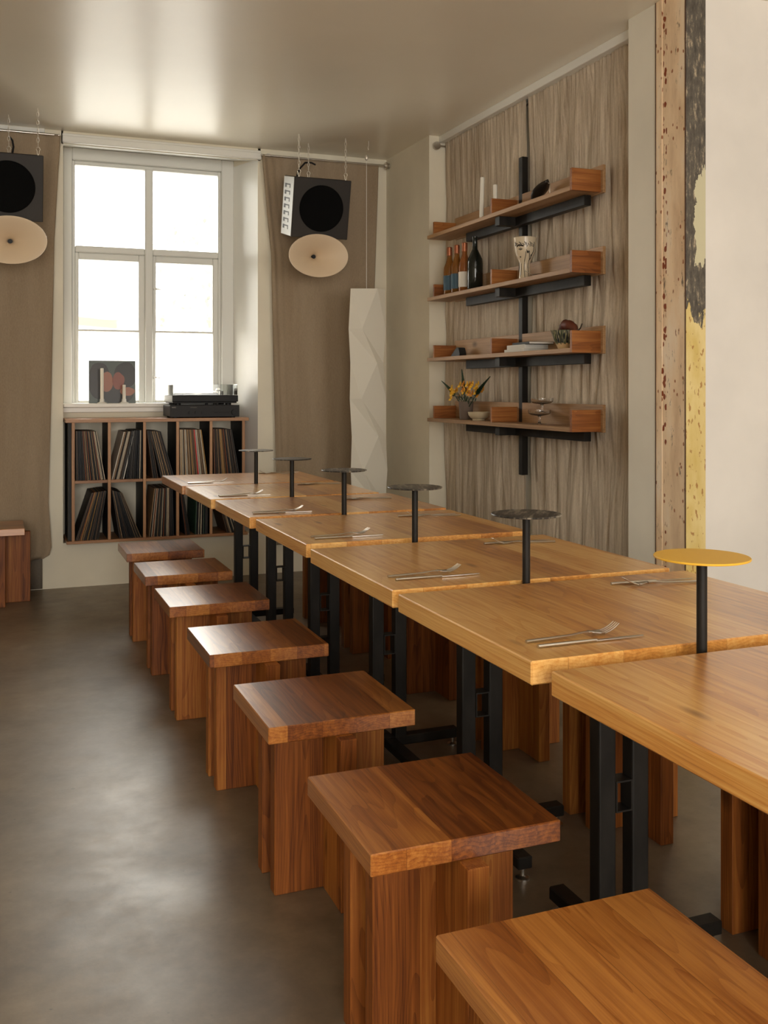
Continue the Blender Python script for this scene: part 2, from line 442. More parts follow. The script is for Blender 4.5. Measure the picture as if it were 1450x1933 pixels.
# the street outside
M_street = principled('pale_street', (0.60, 0.59, 0.57), 0.9)
M_fac = principled('facade_render', (0.30, 0.298, 0.29), 0.9)
b = M_fac.node_tree.nodes['Principled BSDF']
tc = N(M_fac, 'ShaderNodeTexCoord'); sp = N(M_fac, 'ShaderNodeSeparateXYZ'); L(M_fac, tc.outputs['Object'], sp.inputs[0])
zz = math_n(M_fac, 'ADD', sp.outputs[2], math_n(M_fac, 'MULTIPLY', noisy(M_fac, 0.8, 2), 0.2))
bands = ramp(M_fac, math_n(M_fac, 'DIVIDE', zz, 6.0), [(0.30, (0.36, 0.36, 0.35)), (0.305, (0.20, 0.13, 0.105)), (0.36, (0.20, 0.13, 0.105)), (0.365, (0.38, 0.38, 0.37)), (0.42, (0.38, 0.38, 0.37)), (0.425, (0.20, 0.13, 0.105)), (0.45, (0.20, 0.13, 0.105)), (0.455, (0.40, 0.40, 0.39))])
L(M_fac, bands, b.inputs['Base Color'])
struct('ground', MB().box(-14, 20, 7.25, 40, -0.5, -0.3), M_street)
tag(MB().box(-6, 16, 19, 20, -0.3, 4.0).build('building', M_fac), 'pale rendered building with reddish bands across the street', 'building')
tr_ = thing('street_tree', 'faint leafy tree on the street beyond the window', 'tree', (4.3, 15.5, -.3))
t_ = MB()
for k in range(1500):
    a = random.random() * 2 * PI; r = 2.0 * math.sqrt(random.random()); zc = random.uniform(2.0, 4.4)
    p = Vector((r * math.cos(a), r * .6 * math.sin(a), zc)); q = Vector((random.uniform(-1, 1), random.uniform(-.4, .4), random.uniform(-1, 1))).normalized() * .055
    q2 = q.cross(Vector((0, 1, 0))) * .7
    t_.bm.faces.new([t_.bm.verts.new(p + q), t_.bm.verts.new(p + q2), t_.bm.verts.new(p - q), t_.bm.verts.new(p - q2)])
t_.build('foliage', principled('pale_leaves', (0.16, 0.165, 0.15), 0.8), tr_)
MB().tube([(0, 0, 0), (.05, 0, 1.4), (-.05, 0, 2.6), (.1, 0, 3.8)], [.12, .1, .07, .03]).build('trunk', principled('bark', (0.2, 0.18, 0.16), 0.9), tr_)

# ================================================================== steel column
M_rust = principled('rusty_flaking_cream_paint', (0.6, 0.45, 0.3), 0.7)
b = M_rust.node_tree.nodes['Principled BSDF']
base = ramp(M_rust, noisy(M_rust, 1.0, 5, stretch=(9, 9, 2.2)), [(0.3, (0.62, 0.42, 0.25)), (0.5, (0.86, 0.66, 0.44)), (0.7, (0.92, 0.80, 0.64))])
st = ramp(M_rust, noisy(M_rust, 1.0, 5, stretch=(40, 40, 11), rough=0.6, offset=(3, 7, 1)), [(0.66, (0, 0, 0)), (0.69, (1, 1, 1))])
base = mixc(M_rust, math_n(M_rust, 'MULTIPLY', st, 0.85), base, (0.27, 0.07, 0.015))
dk = ramp(M_rust, noisy(M_rust, 1.0, 8, stretch=(26, 26, 8), rough=0.75, offset=(1, 1, 4)), [(0.60, (0, 0, 0)), (0.66, (1, 1, 1))])
base = mixc(M_rust, math_n(M_rust, 'MULTIPLY', dk, 0.85), base, (0.055, 0.028, 0.02))
# rust beads in a vertical line along the web
tcg = N(M_rust, 'ShaderNodeTexCoord'); spg = N(M_rust, 'ShaderNodeSeparateXYZ'); L(M_rust, tcg.outputs['Object'], spg.inputs[0])
line = math_n(M_rust, 'LESS_THAN', math_n(M_rust, 'ABSOLUTE', math_n(M_rust, 'SUBTRACT', spg.outputs[1], math_n(M_rust, 'ADD', 3.424, math_n(M_rust, 'MULTIPLY', noisy(M_rust, 5, 2), 0.03)))), 0.013)
def drops(sc_y, sc_z, rad, mask_lo, off):
    mp = N(M_rust, 'ShaderNodeMapping'); L(M_rust, tcg.outputs['Object'], mp.inputs[0]); mp.inputs['Scale'].default_value = (sc_y, sc_y, sc_z); mp.inputs['Location'].default_value = (off, off, off)
    vo = N(M_rust, 'ShaderNodeTexVoronoi'); L(M_rust, mp.outputs[0], vo.inputs['Vector']); vo.inputs['Scale'].default_value = 1.0
    dd = math_n(M_rust, 'ADD', vo.outputs['Distance'], math_n(M_rust, 'MULTIPLY', noisy(M_rust, 70, 2), 0.25))
    d = ramp(M_rust, dd, [(rad, (1, 1, 1)), (rad + .06, (0, 0, 0))])
    pres = ramp(M_rust, noisy(M_rust, 1.0, 2, stretch=(2, 2, 5), offset=(off, 0, 2)), [(mask_lo, (0, 0, 0)), (mask_lo + .03, (1, 1, 1))])
    return math_n(M_rust, 'MULTIPLY', d, pres)
base = mixc(M_rust, math_n(M_rust, 'MULTIPLY', line, drops(48, 30, .50, .40, 3)), base, (0.24, 0.050, 0.010))
base = mixc(M_rust, math_n(M_rust, 'MULTIPLY', drops(38, 22, .27, .52, 8), .9), base, (0.30, 0.08, 0.02))
L(M_rust, base, b.inputs['Base Color']); bump(M_rust, math_n(M_rust, 'SUBTRACT', math_n(M_rust, 'ADD', st, noisy(M_rust, 25, 5)), dk), 0.5, 0.004)
M_peel = principled('peeling_yellow_and_grey_paint', (0.7, 0.5, 0.2), 0.6)
b = M_peel.node_tree.nodes['Principled BSDF']
tc = N(M_peel, 'ShaderNodeTexCoord'); sp = N(M_peel, 'ShaderNodeSeparateXYZ'); L(M_peel, tc.outputs['Object'], sp.inputs[0])
zn = math_n(M_peel, 'ADD', sp.outputs[2], math_n(M_peel, 'MULTIPLY', math_n(M_peel, 'SUBTRACT', noisy(M_peel, 1.0, 6, stretch=(14, 14, 5), rough=0.6), 0.5), 0.42))
yel = ramp(M_peel, noisy(M_peel, 1.0, 5, stretch=(14, 14, 5)), [(0.35, (0.66, 0.48, 0.15)), (0.65, (0.78, 0.62, 0.28))])
rs = ramp(M_peel, noisy(M_peel, 1.0, 4, stretch=(60, 60, 26), offset=(2, 3, 5)), [(0.60, (0, 0, 0)), (0.63, (1, 1, 1))])
yel = mixc(M_peel, math_n(M_peel, 'MULTIPLY', rs, 0.8), yel, (0.35, 0.14, 0.03))
gry = ramp(M_peel, noisy(M_peel, 1.0, 7, stretch=(50, 50, 14), rough=0.75), [(0.35, (0.055, 0.047, 0.038)), (0.55, (0.13, 0.11, 0.085)), (0.66, (0.50, 0.40, 0.27))])
up_ = ramp(M_peel, math_n(M_peel, 'SUBTRACT', zn, 1.0), [(0.60, (0, 0, 0)), (0.605, (1, 1, 1))])
c_ = mixc(M_peel, up_, yel, gry)
# pale cream patch, its own outline
d1 = math_n(M_peel, 'ABSOLUTE', math_n(M_peel, 'SUBTRACT', zn, 1.98)); xx = math_n(M_peel, 'ADD', sp.outputs[0], math_n(M_peel, 'MULTIPLY', noisy(M_peel, 24, 4), 0.05))
pt = math_n(M_peel, 'MULTIPLY', math_n(M_peel, 'LESS_THAN', d1, 0.16), math_n(M_peel, 'GREATER_THAN', xx, 2.695))
c_ = mixc(M_peel, pt, c_, (0.62, 0.57, 0.38))
L(M_peel, c_, b.inputs['Base Color']); bump(M_peel, math_n(M_peel, 'ADD', up_, math_n(M_peel, 'MULTIPLY', noisy(M_peel, 40, 5), .4)), 0.5, 0.003)
col_ = thing('steel_column', 'tall old steel column with rust spots and peeling cream, grey and yellow paint', 'column', (0, 0, 0))
col_.location = (0, 0, 0)
pc = MB()
pc.box(XR - .004, XR + .012, 3.4935, 3.4995, 0.0, ZC)                       # thin dark lip
pc.box(XR - .003, XR + .05, 3.308, 3.494, 0.0, ZC, .002)
pc.box(XR - .0065, XR + .02, 3.452, 3.490, 0.0, ZC, .002)                   # raised flange edge
pc.build('side_plate', M_rust, col_)
tag(MB().box(XR - .001, 2.724, YP, YP + .0055, 0.0, ZC, .001).box(XR + .052, 2.722, YP + .0055, 3.46, 0.0, ZC).build('front_plate', M_peel, col_), 'front face with yellow paint below and bare grey metal above')
tag(MB().tube([(XR - .0045, 3.304, 0.0), (XR - .0045, 3.304, ZC)], .0022, 6).tube([(XR - .003, 3.4985, 0.0), (XR - .003, 3.4985, ZC)], .003, 6).build('edge_bead', principled('dark_rust_edge', (0.07, 0.03, 0.018), 0.8), col_), 'dark rusted edge beads')

# ================================================================== curtains
def lerp_tab(tab, z):
    tab = sorted(tab)
    if z <= tab[0][0]: return tab[0][1]
    for (z0, v0), (z1, v1) in zip(tab, tab[1:]):
        if z <= z1: return v0 + (v1 - v0) * (z - z0) / (z1 - z0)
    return tab[-1][1]


def curtain(name, plane, lo, hi, ztop, zbot, nu, nv, depth, mat, hem=0.0, folded=0.0, seed=0):
    """lo/hi: tables of (z, coordinate) of the two side edges. plane: ('x', X) or ('y', Y)"""
    m = MB(); rows = []
    for j in range(nv + 1):
        row = []
        for i in range(nu + 1):
            s = i / nu
            zb = zbot + hem * noise.noise(Vector((s * 3, seed, 0)))
            z = ztop + (zb - ztop) * j / nv
            a, b_ = lerp_tab(lo, z), lerp_tab(hi, z)
            t = a + (b_ - a) * s
            d = depth(s, t, z)
            row.append(m.bm.verts.new((plane[1] + d, t, z) if plane[0] == 'x' else (t, plane[1] + d, z)))
        rows.append(row)
    for j in range(nv):
        for i in range(nu):
            m.bm.faces.new((rows[j][i], rows[j][i + 1], rows[j + 1][i + 1], rows[j + 1][i]))
    o = m.build(name, mat, None, True)
    me = o.data
    so = o.modifiers.new('thickness', 'SOLIDIFY'); so.thickness = 0.0016
    return o


def crumple(amp, freq, seed):
    def d(s, t, z):
        g = min(1.0, (2.87 - z) / 0.35)
        warp = 0.05 * noise.noise(Vector((t * 2, z * 1.3, seed)))
        a = noise.noise(Vector(((t + warp) * freq, z * 1.1, seed)))
        b_ = noise.noise(Vector(((t + warp) * freq * 2.3, z * 2.2, seed + 5)))
        c = noise.noise(Vector((t * 40, z * 9, seed + 9)))
        pl = math.sin(t * 2 * PI / 0.035) * 0.004 * max(0, 1 - (2.87 - z) / 0.12)
        ridge = (1 - abs(a) * 2)
        return amp * (0.35 + 0.65 * g) * (ridge * .8 + .55 * b_) + .0022 * c + pl
    return d


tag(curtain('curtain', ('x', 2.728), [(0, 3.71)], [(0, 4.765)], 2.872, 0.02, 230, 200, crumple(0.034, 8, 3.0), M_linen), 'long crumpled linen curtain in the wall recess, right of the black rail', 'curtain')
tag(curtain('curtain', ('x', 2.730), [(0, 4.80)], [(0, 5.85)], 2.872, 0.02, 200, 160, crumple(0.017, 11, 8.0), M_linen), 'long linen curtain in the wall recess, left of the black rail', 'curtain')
# a strip of wall shows dark between the two recess curtains


def flatfold(seed, side, w=0.10, amp=0.006):
    def d(s, t, z):
        e = (1 - s) if side == 'hi' else s
        k = math.exp(-e / w)
        return amp * noise.noise(Vector((t * 3, z * .6, seed))) + .010 * k * math.sin(e * 95 + z * 1.2) + .0025 * noise.noise(Vector((t * 14, z * 3, seed)))
    return d


cl = curtain('curtain', ('y', 6.565), [(0, -1.5)], [(2.88, .394), (2.62, .378), (2.216, .356), (1.2, .337), (.55, .321), (.27, .340), (.22, .325), (.2, .29)], 2.868, 0.20, 160, 120, flatfold(1.3, 'hi'), M_linen_dark, hem=.015, seed=2)
tag(cl, 'brown linen curtain left of the window behind the left speaker', 'curtain')
ln = curtain('lining', ('y', 6.598), [(0, -1.0)], [(0, .285)], 2.6, 0.008, 30, 20, lambda s, t, z: .003 * math.sin(t * 40), M_lining)
ln.parent = cl; tag(ln, 'greyish lining that reaches the floor')
cr = curtain('curtain', ('y', 6.565), [(2.85, 1.696), (2.47, 1.733), (2.186, 1.763), (1.39, 1.782), (.7, 1.797), (.2, 1.80)], [(2.86, 2.546), (2.336, 2.529), (1.997, 2.517), (.5, 2.52)], 2.858, 0.20, 120, 120, flatfold(4.3, 'lo', .06), M_linen_dark, hem=.01, seed=5)
tag(cr, 'brown linen curtain right of the window behind the right speaker', 'curtain')
# side folds of the right hand curtain
# rods
r1 = thing('curtain_rod', 'steel curtain rod with a round wall plate above the right window curtain', 'curtain rod', (2.0, 6.565, 2.858))
MB().tube([(-.31, 0, 0), (.62, 0, 0)], .007, 12).build('rod', M_chrome, r1, True)
MB().tube([(.597, 0, 0), (.609, 0, 0)], .026, 20).tube([(.615, 0, 0), (.6268, 0, 0)], .020, 20).build('wall_plate', M_chrome, r1, True)
r2 = thing('curtain_rod', 'steel curtain rod above the curtain left of the window', 'curtain rod', (-.5, 6.565, 2.868))
MB().tube([(-1.3, 0, 0), (.885, 0, 0)], .007, 12).build('rod', M_chrome, r2, True)
r3 = thing('curtain_rod', 'steel curtain rod along the recess with a round end plate', 'curtain rod', (2.70, 4.8, 2.845))
MB().tube([(0.052, -1.09, 0), (0.052, 1.05, 0)], .006, 12).build('rod', M_chrome, r3, True)
MB().tube([(-.028, 1.040, 0), (-.028, 1.052, 0)], .026, 20).tube([(-.028, 1.052, 0), (-.028, 1.0648, 0)], .020, 20).tube([(-.028, 1.046, 0), (.052, 1.046, 0)], .005, 8).build('wall_plate', M_chrome, r3, True)
tag(MB().ball((1.752, YW - .012, 2.865), .018, 1, .7, 1).build('smoke_sensor', M_trim, None, True), 'small round white knob high on the wall beside the window', 'sensor')


# ================================================================== tables
def make_table(T):
    x0, x1, yn, yf = T['x']; cx, cy = T['c']
    root = thing('dining_table', T['label'], 'table', (cx, cy, 0), 0, 'oak tables pushed end to end')
    a = MB().box(x0 - cx, x1 - cx, yn - cy, yf - cy, 0.745, 0.788, .0025)
    a.build('tabletop', M_table, root)
    for xo in (-.047, .038):
        MB().box(xo - .0215, xo + .0215, -.020, .020, .03, .745, .004, seg=2).build('column', M_steel_dark, root)
    s_ = MB(); s_.box(-.0245, .0155, -.019, -.016, .352, .355).box(-.0245, .0155, -.019, -.016, .413, .416)
    # short open square tube welded between the columns
    s_ = MB()
    s_.box(-.0255, .0165, -.020, .020, .350, .3535).box(-.0255, .0165, -.020, .020, .4145, .418)
    s_.box(-.0255, -.022, -.020, .020, .3535, .4145).box(.013, .0165, -.020, .020, .3535, .4145)
    s_.build('spacer', M_steel_dark, root)
    MB().box(-.26, .26, -.021, .021, .030, .062, .003).build('base_bar', M_steel_dark, root)
    MB().box(-.026, .016, -.26, -.0212, .030, .062, .003).box(-.026, .016, .0212, .26, .030, .062, .003).build('base_bar', M_steel_dark, root)
    MB().box(-.26, .26, -.02, .02, .722, .7449, .002).box(-.03, .02, -.27, .27, .722, .7449, .002).build('top_bracket', M_steel_dark, root)
    for gx, gy in ((-.245, 0), (.245, 0), (-.005, -.245), (-.005, .245)):
        MB().lathe([(0, 0), (.019, 0), (.019, .005), (.008, .008), (.006, .010), (.006, .0302), (0, .0302)], 16, (gx, gy, 0)).build('glide', M_chrome, root, True)
    return root


TB = [(.866, 1.658, 4.921, 5.555), (.879, 1.664, 4.283, 4.900), (.890, 1.702, 3.630, 4.246), (.900, 1.690, 2.940, 3.574),
      (.886, 1.690, 2.192, 2.851), (.883, 1.704, 1.531, 2.150), (.885, 1.704, .850, 1.468)]
TY = [5.28, 4.60, 3.92, 3.20, 2.50, 1.83, 1.16]
TLAB = ['oak dining table nearest the window, farthest of the row', 'oak dining table second from the window', 'oak dining table third from the window',
        'oak dining table in the middle of the row of seven', 'oak dining table with a pale streaked plank, third from the near end',
        'oak dining table just beyond the nearest one, beside the yellow disc stand', 'nearest oak dining table, cut off by the right picture edge']
for T, cy, lb in zip(TB, TY, TLAB):
    make_table({'x': T, 'c': (1.28, cy), 'label': lb})


def make_disc(x, y, mat, label, grp):
    root = thing('disc_stand', label, 'disc stand', (x, y, 0), 0, grp)
    d = MB().lathe([(0, .9535), (.084, .9535), (.0872, .9545), (.0877, .9565), (.0865, .9580), (0, .9585)], 64)
    d.build('disc', mat, root, True, rot=(0, 0, random.random() * 3))
    MB().tube([(0, 0, .700), (0, 0, .9534)], .0098, 20).build('pole', M_steel_dark, root, True)
    MB().box(-.045, .045, -.055, .055, .7375, .7446, .001).build('clamp_plate', M_steel_dark, root)
    return root


DP = [(1.238, 4.9105), (1.239, 4.2645), (1.255, 3.602), (1.247, 2.895), (1.238, 2.171), (1.228, 1.4995)]
DL = ['small dark disc on a thin pole, the one nearest the window', 'small dark disc stand, second from the window', 'small dark disc stand, third from the window',
      'dark disc stand, fourth from the window', 'streaked dark disc on a pole just beyond the yellow disc', 'round yellow disc on a black pole between the two nearest tables']
for k, ((x, y), lb) in enumerate(zip(DP, DL)):
    make_disc(x, y, M_yellow if k == 5 else M_disc, lb, 'disc stands between the tables')


# ================================================================== stools
def make_stool(label, grp, turned=False):
    root = thing('wooden_stool', label, 'stool', (0, 0, 0), 0, grp)
    MB().box(-.191, .191, -.1875, .1875, .4185, .459, .0022).build('seat', M_seat, root)
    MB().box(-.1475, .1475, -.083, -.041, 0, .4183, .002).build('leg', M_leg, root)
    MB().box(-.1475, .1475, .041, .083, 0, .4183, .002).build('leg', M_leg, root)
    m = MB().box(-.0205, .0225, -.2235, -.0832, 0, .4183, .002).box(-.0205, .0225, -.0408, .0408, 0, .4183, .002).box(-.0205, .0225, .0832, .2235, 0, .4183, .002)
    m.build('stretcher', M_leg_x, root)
    return root


SY = [5.160, 4.530, 3.893, 3.182, 2.487, 1.797, 1.152]
ORD = ['farthest left stool, nearest the record shelf', 'left stool second from the window', 'left stool third from the window', 'left stool fourth from the window',
       'left stool with a pale left half and a dark knotty plank', 'left stool just behind the nearest one, with bright end grain', 'nearest left stool, cut off by the bottom edge']
proto = make_stool('oiled oak block stool, ' + ORD[0], 'oak stools along the left side of the tables')
for k, y in enumerate(SY):
    if k == 0: proto.location = (.797, y, 0)
    else: dup(proto, (.797 + (.004 if k > 2 else 0), y, 0), 0, 'oiled oak block stool, ' + ORD[k])
RL = ['beside the window end', 'second from the window', 'third from the window', 'in the middle of the row', 'under the third nearest table', 'under the second nearest table', 'under the nearest table']
for k, y in enumerate([5.20, 4.54, 3.87, 3.158, 2.497, 1.80, 1.155]):
    dup(proto, (1.743, y, 0), 0, 'oak stool on the far right side of the tables, ' + RL[k], 'oak stools along the right side of the tables')
dup(proto, (-.02, 6.30, 0), PI / 2, 'oak stool standing alone by the left curtain at the picture edge', 'oak stools away from the tables')


# ================================================================== cutlery
def make_fork(label):
    root = thing('fork', label, 'fork', (0, 0, 0))
    # handle from x = 0, neck, bowl lifted, tines curving up
    m = MB(); P = [(0, 0, .0035), (.05, 0, .0040), (.10, 0, .0050), (.128, 0, .0075), (.142, 0, .0072)]
    m.tube(P, [.0044, .0043, .0036, .0030, .0045], 8, flat=.62)
    m.build('handle', M_chrome, root, True)
    m = MB()
    prof = [(.140, .0045, .0072), (.150, .0085, .0052), (.162, .0115, .0035), (.174, .0120, .0040)]
    rows = []
    for x, hw, z in prof: rows.append([m.bm.verts.new((x, hw * t, z + .0016 * t * t)) for t in (-1, -.5, 0, .5, 1)])
    for a, b_ in zip(rows, rows[1:]):
        for i in range(4): m.bm.faces.new((a[i], a[i + 1], b_[i + 1], b_[i]))
    for t in (-.0102, -.0034, .0034, .0102):
        pts = [(.172, t, .0042), (.185, t * .98, .0078), (.197, t * .94, .0135), (.207, t * .9, .0205)]
        m.tube(pts, [.0017, .0016, .0013, .0008], 6)
    o = m.build('tines', M_chrome, root, True)
    so = o.modifiers.new('thickness', 'SOLIDIFY'); so.thickness = .0014
    return root


def make_knife(label):
    root = thing('knife', label, 'knife', (0, 0, 0))
    MB().tube([(0, 0, .0037), (.06, 0, .0037), (.115, 0, .0037), (.128, 0, .0036)], [.0042, .0042, .0036, .0034], 8, flat=.85).build('handle', M_chrome, root, True)
    m = MB(); m.prism([(.126, .0033), (.17, .0052), (.215, .0045), (.236, .0012), (.232, -.0030), (.18, -.0040), (.126, -.0033)], 'z', .0024, .0037)
    m.build('blade', M_chrome, root)
    return root


TN = ['table nearest the window', 'second table from the window', 'third table from the window', 'middle table', 'third nearest table', 'second nearest table']
fork0 = knife0 = None
FL = [(.915, 5.045, 3), (.936, 4.395, 4), (.930, 3.752, 2), (.953, 3.062, 4), (.934, 2.342, 3), (.938, 1.645, 2)]
KL = [(.912, 5.012, -1), (.933, 4.363, -1), (.924, 3.716, -3), (.953, 3.021, 0), (.937, 2.297, 0), (.940, 1.605, 0)]
for k in range(6):
    lb = 'steel fork with lifted tines at the left place of the ' + TN[k]
    if fork0 is None: fork0 = o = make_fork(lb); tag(fork0, None, None, 'forks at the left places')
    else: o = dup(fork0, None, None, lb)
    o.location = (FL[k][0], FL[k][1], .788); o.rotation_euler = (0, 0, math.radians(FL[k][2]))
    lb = 'slim steel knife at the left place of the ' + TN[k]
    if knife0 is None: knife0 = o = make_knife(lb); tag(knife0, None, None, 'knives at the left places')
    else: o = dup(knife0, None, None, lb)
    o.location = (KL[k][0], KL[k][1], .788); o.rotation_euler = (0, 0, math.radians(KL[k][2]))
FR_ = [(1.600, 5.432, 178), (1.625, 4.727, 172), (1.620, 4.022, 172), (1.646, 3.385, 172), (1.637, 2.691, 172), (1.634, 2.003, 172)]
KR_ = [(1.395, 5.472, 0), (1.412, 4.762, 2), (1.405, 4.053, 4), (1.414, 3.440, -1), (1.408, 2.729, 1), (1.408, 2.054, -3)]
for k in range(6):
    o = dup(fork0, (FR_[k][0], FR_[k][1], .788), math.radians(FR_[k][2]), 'steel fork pointing left at the right place of the ' + TN[k], 'forks at the right places')
    o = dup(knife0, (KR_[k][0], KR_[k][1], .788), math.radians(KR_[k][2]), 'steel knife beside the fork at the right place of the ' + TN[k], 'knives at the right places')

# ================================================================== record cabinet
CX0, CX1, CY0, CY1 = .436, 1.563, 6.50, 6.845
cab = thing('record_cabinet', 'low oak record shelf of ten cubbies under the window', 'shelf', (0, 0, 0))
MB().box(.418, 1.588, CY0 - .006, CY1, 1.055, 1.077, .0015).build('top_board', M_cab_x, cab)
MB().box(.424, 1.582, CY0 - .004, CY1, .292, .310, .0015).build('bottom_board', M_cab_x, cab)
UP = [.455, .675, .895, 1.107, 1.326, 1.544]
for k, u in enumerate(UP):
    MB().box(u, u + .0185, CY0, CY1, .3101, 1.0549, .001).build('side_panel' if k in (0, 5) else 'upright', M_cab_z, cab)
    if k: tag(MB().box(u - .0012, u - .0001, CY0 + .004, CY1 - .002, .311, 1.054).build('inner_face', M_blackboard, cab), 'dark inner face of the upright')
for k in range(5):
    MB().box(UP[k] + .0186, UP[k + 1] - .0015, CY0 + .002, CY1, .671, .689, .001).build('middle_shelf', M_cab_x, cab)
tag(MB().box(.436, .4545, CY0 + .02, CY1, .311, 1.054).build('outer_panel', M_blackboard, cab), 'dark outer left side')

SPC = dict(black=(.010, .009, .009), dark=(.03, .024, .018), brown=(.10, .055, .028), cream=(.55, .46, .33), tan=(.33, .21, .11), white=(.62, .58, .50),
           grey=(.16, .15, .135), green=(.03, .075, .045), ochre=(.42, .22, .05), red=(.55, .01, .012), teal=(.08, .13, .13), rust=(.25, .07, .02))
SPM = {k: principled('sleeve_' + k, v, .55) for k, v in SPC.items()}
M_sleeve_side = principled('dark_sleeve_side', (.02, .017, .014), .5)
rec_mesh = {}


def record(cubby, key, xb, xt, zb, thick, yo, label, grp):
    if key not in rec_mesh:
        m = MB().box(-.5, .5, 0, .312, 0, .312)
        me = bpy.data.meshes.new('record_sleeve'); m.bm.to_mesh(me); m.bm.free(); me.materials.append(SPM[key]); rec_mesh[key] = me
    o = bpy.data.objects.new('record', rec_mesh[key]); C.objects.link(o)
    a = math.asin(max(-.9, min(.9, (xt - xb) / .312)))
    o.rotation_euler = (0, a, 0); o.scale = (thick, 1, 1)
    o.location = (xb, yo, zb + thick * abs(math.sin(a)) * .5)
    tag(o, label, 'record', grp)


PALS = {'d': ['black', 'dark', 'black', 'cream', 'black', 'brown', 'tan', 'dark', 'black', 'rust', 'cream'], 'c': ['tan', 'cream', 'brown', 'white', 'dark', 'tan', 'cream', 'ochre', 'dark'],
        'g': ['black', 'green', 'black', 'dark', 'black', 'cream', 'black'], 'o': ['ochre', 'dark', 'brown', 'black', 'tan', 'black', 'brown', 'dark', 'rust'], 'b': ['black', 'dark', 'black', 'tan', 'black', 'dark', 'cream', 'brown']}
# row, cubby, n, bottoms from-to, tops from-to (fractions of the cubby width), palette
CUB = [(1, 0, 19, .05, .93, .04, .66, 'd'), (1, 1, 8, .04, .40, .42, .74, 'c'), (1, 1, 9, .48, .96, .66, .97, 'g'), (1, 2, 4, .24, .40, .04, .14, 'o'), (1, 2, 9, .52, .95, .15, .50, 'b'),
       (1, 3, 21, .06, .95, .04, .74, 'c'), (1, 4, 20, .08, .93, .04, .66, 'o'),
       (0, 0, 17, .03, .72, .52, .97, 'o'), (0, 1, 14, .28, .95, .04, .36, 'b'), (0, 2, 17, .12, .94, .30, .90, 'd'), (0, 3, 5, .22, .36, .02, .12, 'o'), (0, 3, 9, .55, .94, .60, .96, 'g'),
       (0, 4, 11, .52, .93, .10, .42, 'b')]
CN = ['leftmost', 'second', 'middle', 'fourth', 'rightmost']
for row, c, n, b0, b1, t0, t1, pal in CUB:
    xa, xb_ = UP[c] + .019, UP[c + 1] - .003; wdt = xb_ - xa; zb = .6895 if row else .3105
    grp = 'records in the %s %s cubby' % (CN[c], 'upper' if row else 'lower')
    lean = 'upright' if abs((t0 + t1) - (b0 + b1)) < .25 else ('leaning left' if t1 < b1 else 'leaning right')
    if row and c == 1: lean = 'leaning right' if pal == 'c' else 'nearly upright'
    if row and c == 2: lean = 'leaning left' if pal == 'b' else 'steep and pale'
    if not row and c == 3: lean = 'orange toned and leaning left' if pal == 'o' else 'nearly upright and dark'
    n = int(n * 1.35)
    for k in range(n):
        s = k / (n - 1); s2 = s + random.uniform(-.08, .08) / n
        th = min(b1 - b0, t1 - t0) * wdt / n * random.uniform(.60, .90)
        key = random.choice(PALS[pal]); lb = '%s record sleeve, %s, in the %s cubby of the %s row' % (key, lean, CN[c], 'upper' if row else 'lower')
        g2 = grp
        if row == 1 and c == 3 and k == 18: key = 'red'; th *= 1.5; lb = 'bright red record sleeve in the fourth cubby of the upper row'
        record(c, key, xa + wdt * (b0 + (b1 - b0) * s2), xa + wdt * (t0 + (t1 - t0) * s2), zb, min(th, .0075), CY0 + random.uniform(.006, .022), lb, g2)

# ================================================================== amplifier and turntable
amp = thing('amplifier', 'black stereo amplifier under the turntable on the record shelf', 'amplifier', (1.295, 6.500, 1.077))
MB().box(-.227, .227, 0.004, .29, .010, .082, .002).build('case', M_black, amp)
M_pan = principled('charcoal_panel', (.014, .012, .011), .5, spec=.3)
MB().box(-.229, .229, -.004, .004, .006, .084, .0015).build('front_panel', M_pan, amp)
for x in (-.10, -.058, -.017):
    m = MB().tube([(x, -.015, .036), (x, -.004, .036)], .0095, 20); m.build('knob', M_black, amp, True)
MB().tube([(.192, -.020, .036), (.192, -.004, .036)], .0175, 28).build('volume_knob', M_black, amp, True)
for x in (.04, .062, .074, .086, .098, .11, .132, .146, .158):
    MB().box(x - .004, x + .004, -.0065, -.004, .033, .038, .0008).build('button', M_black, amp)
M_print = principled('pale_print', (.45, .42, .36), .6)
fc = bpy.data.curves.new('logo', 'FONT'); fc.body = 'NAD'; fc.size = .012; fc.extrude = .0002; fc.align_x = 'LEFT'
fc.materials.append(M_print); ft = bpy.data.objects.new('logo', fc); C.objects.link(ft)
bpy.context.view_layer.update(); fm_ = bpy.data.meshes.new_from_object(ft.evaluated_get(bpy.context.evaluated_depsgraph_get())); bpy.data.objects.remove(ft)
fo = bpy.data.objects.new('logo', fm_); C.objects.link(fo); fo.parent = amp; fo.location = (-.217, -.0044, .066); fo.rotation_euler = (PI / 2, 0, 0)
MB().box(-.098, -.055, -.0044, -.004, .0685, .0695).build('fine_print', M_print, amp)
for x in (-.19, .19):
    for y in (.03, .25): MB().tube([(x, y, 0), (x, y, .010)], .018, 16).build('foot', M_black, amp, True)
tt = thing('turntable', 'black turntable with a clear dust cover on the amplifier', 'turntable', (1.295, 6.500, 1.161))
MB().box(-.213, .222, .002, .335, .022, .0645, .003).box(-.205, .214, .010, .325, .0125, .022, .002).build('plinth', M_black, tt)
tag(MB().box(-.2142, -.2131, .004, .333, .020, .063).build('side_face', principled('grey_satin', (.30, .30, .27), .35), tt), 'greyish left side face')
MB().lathe([(0, .0655), (.146, .0655), (.149, .069), (.149, .078), (.146, .080), (0, .080)], 48, (-.03, .165, 0)).build('platter', principled('satin_platter', (.25, .24, .22), .25, metal=.8), tt, True)
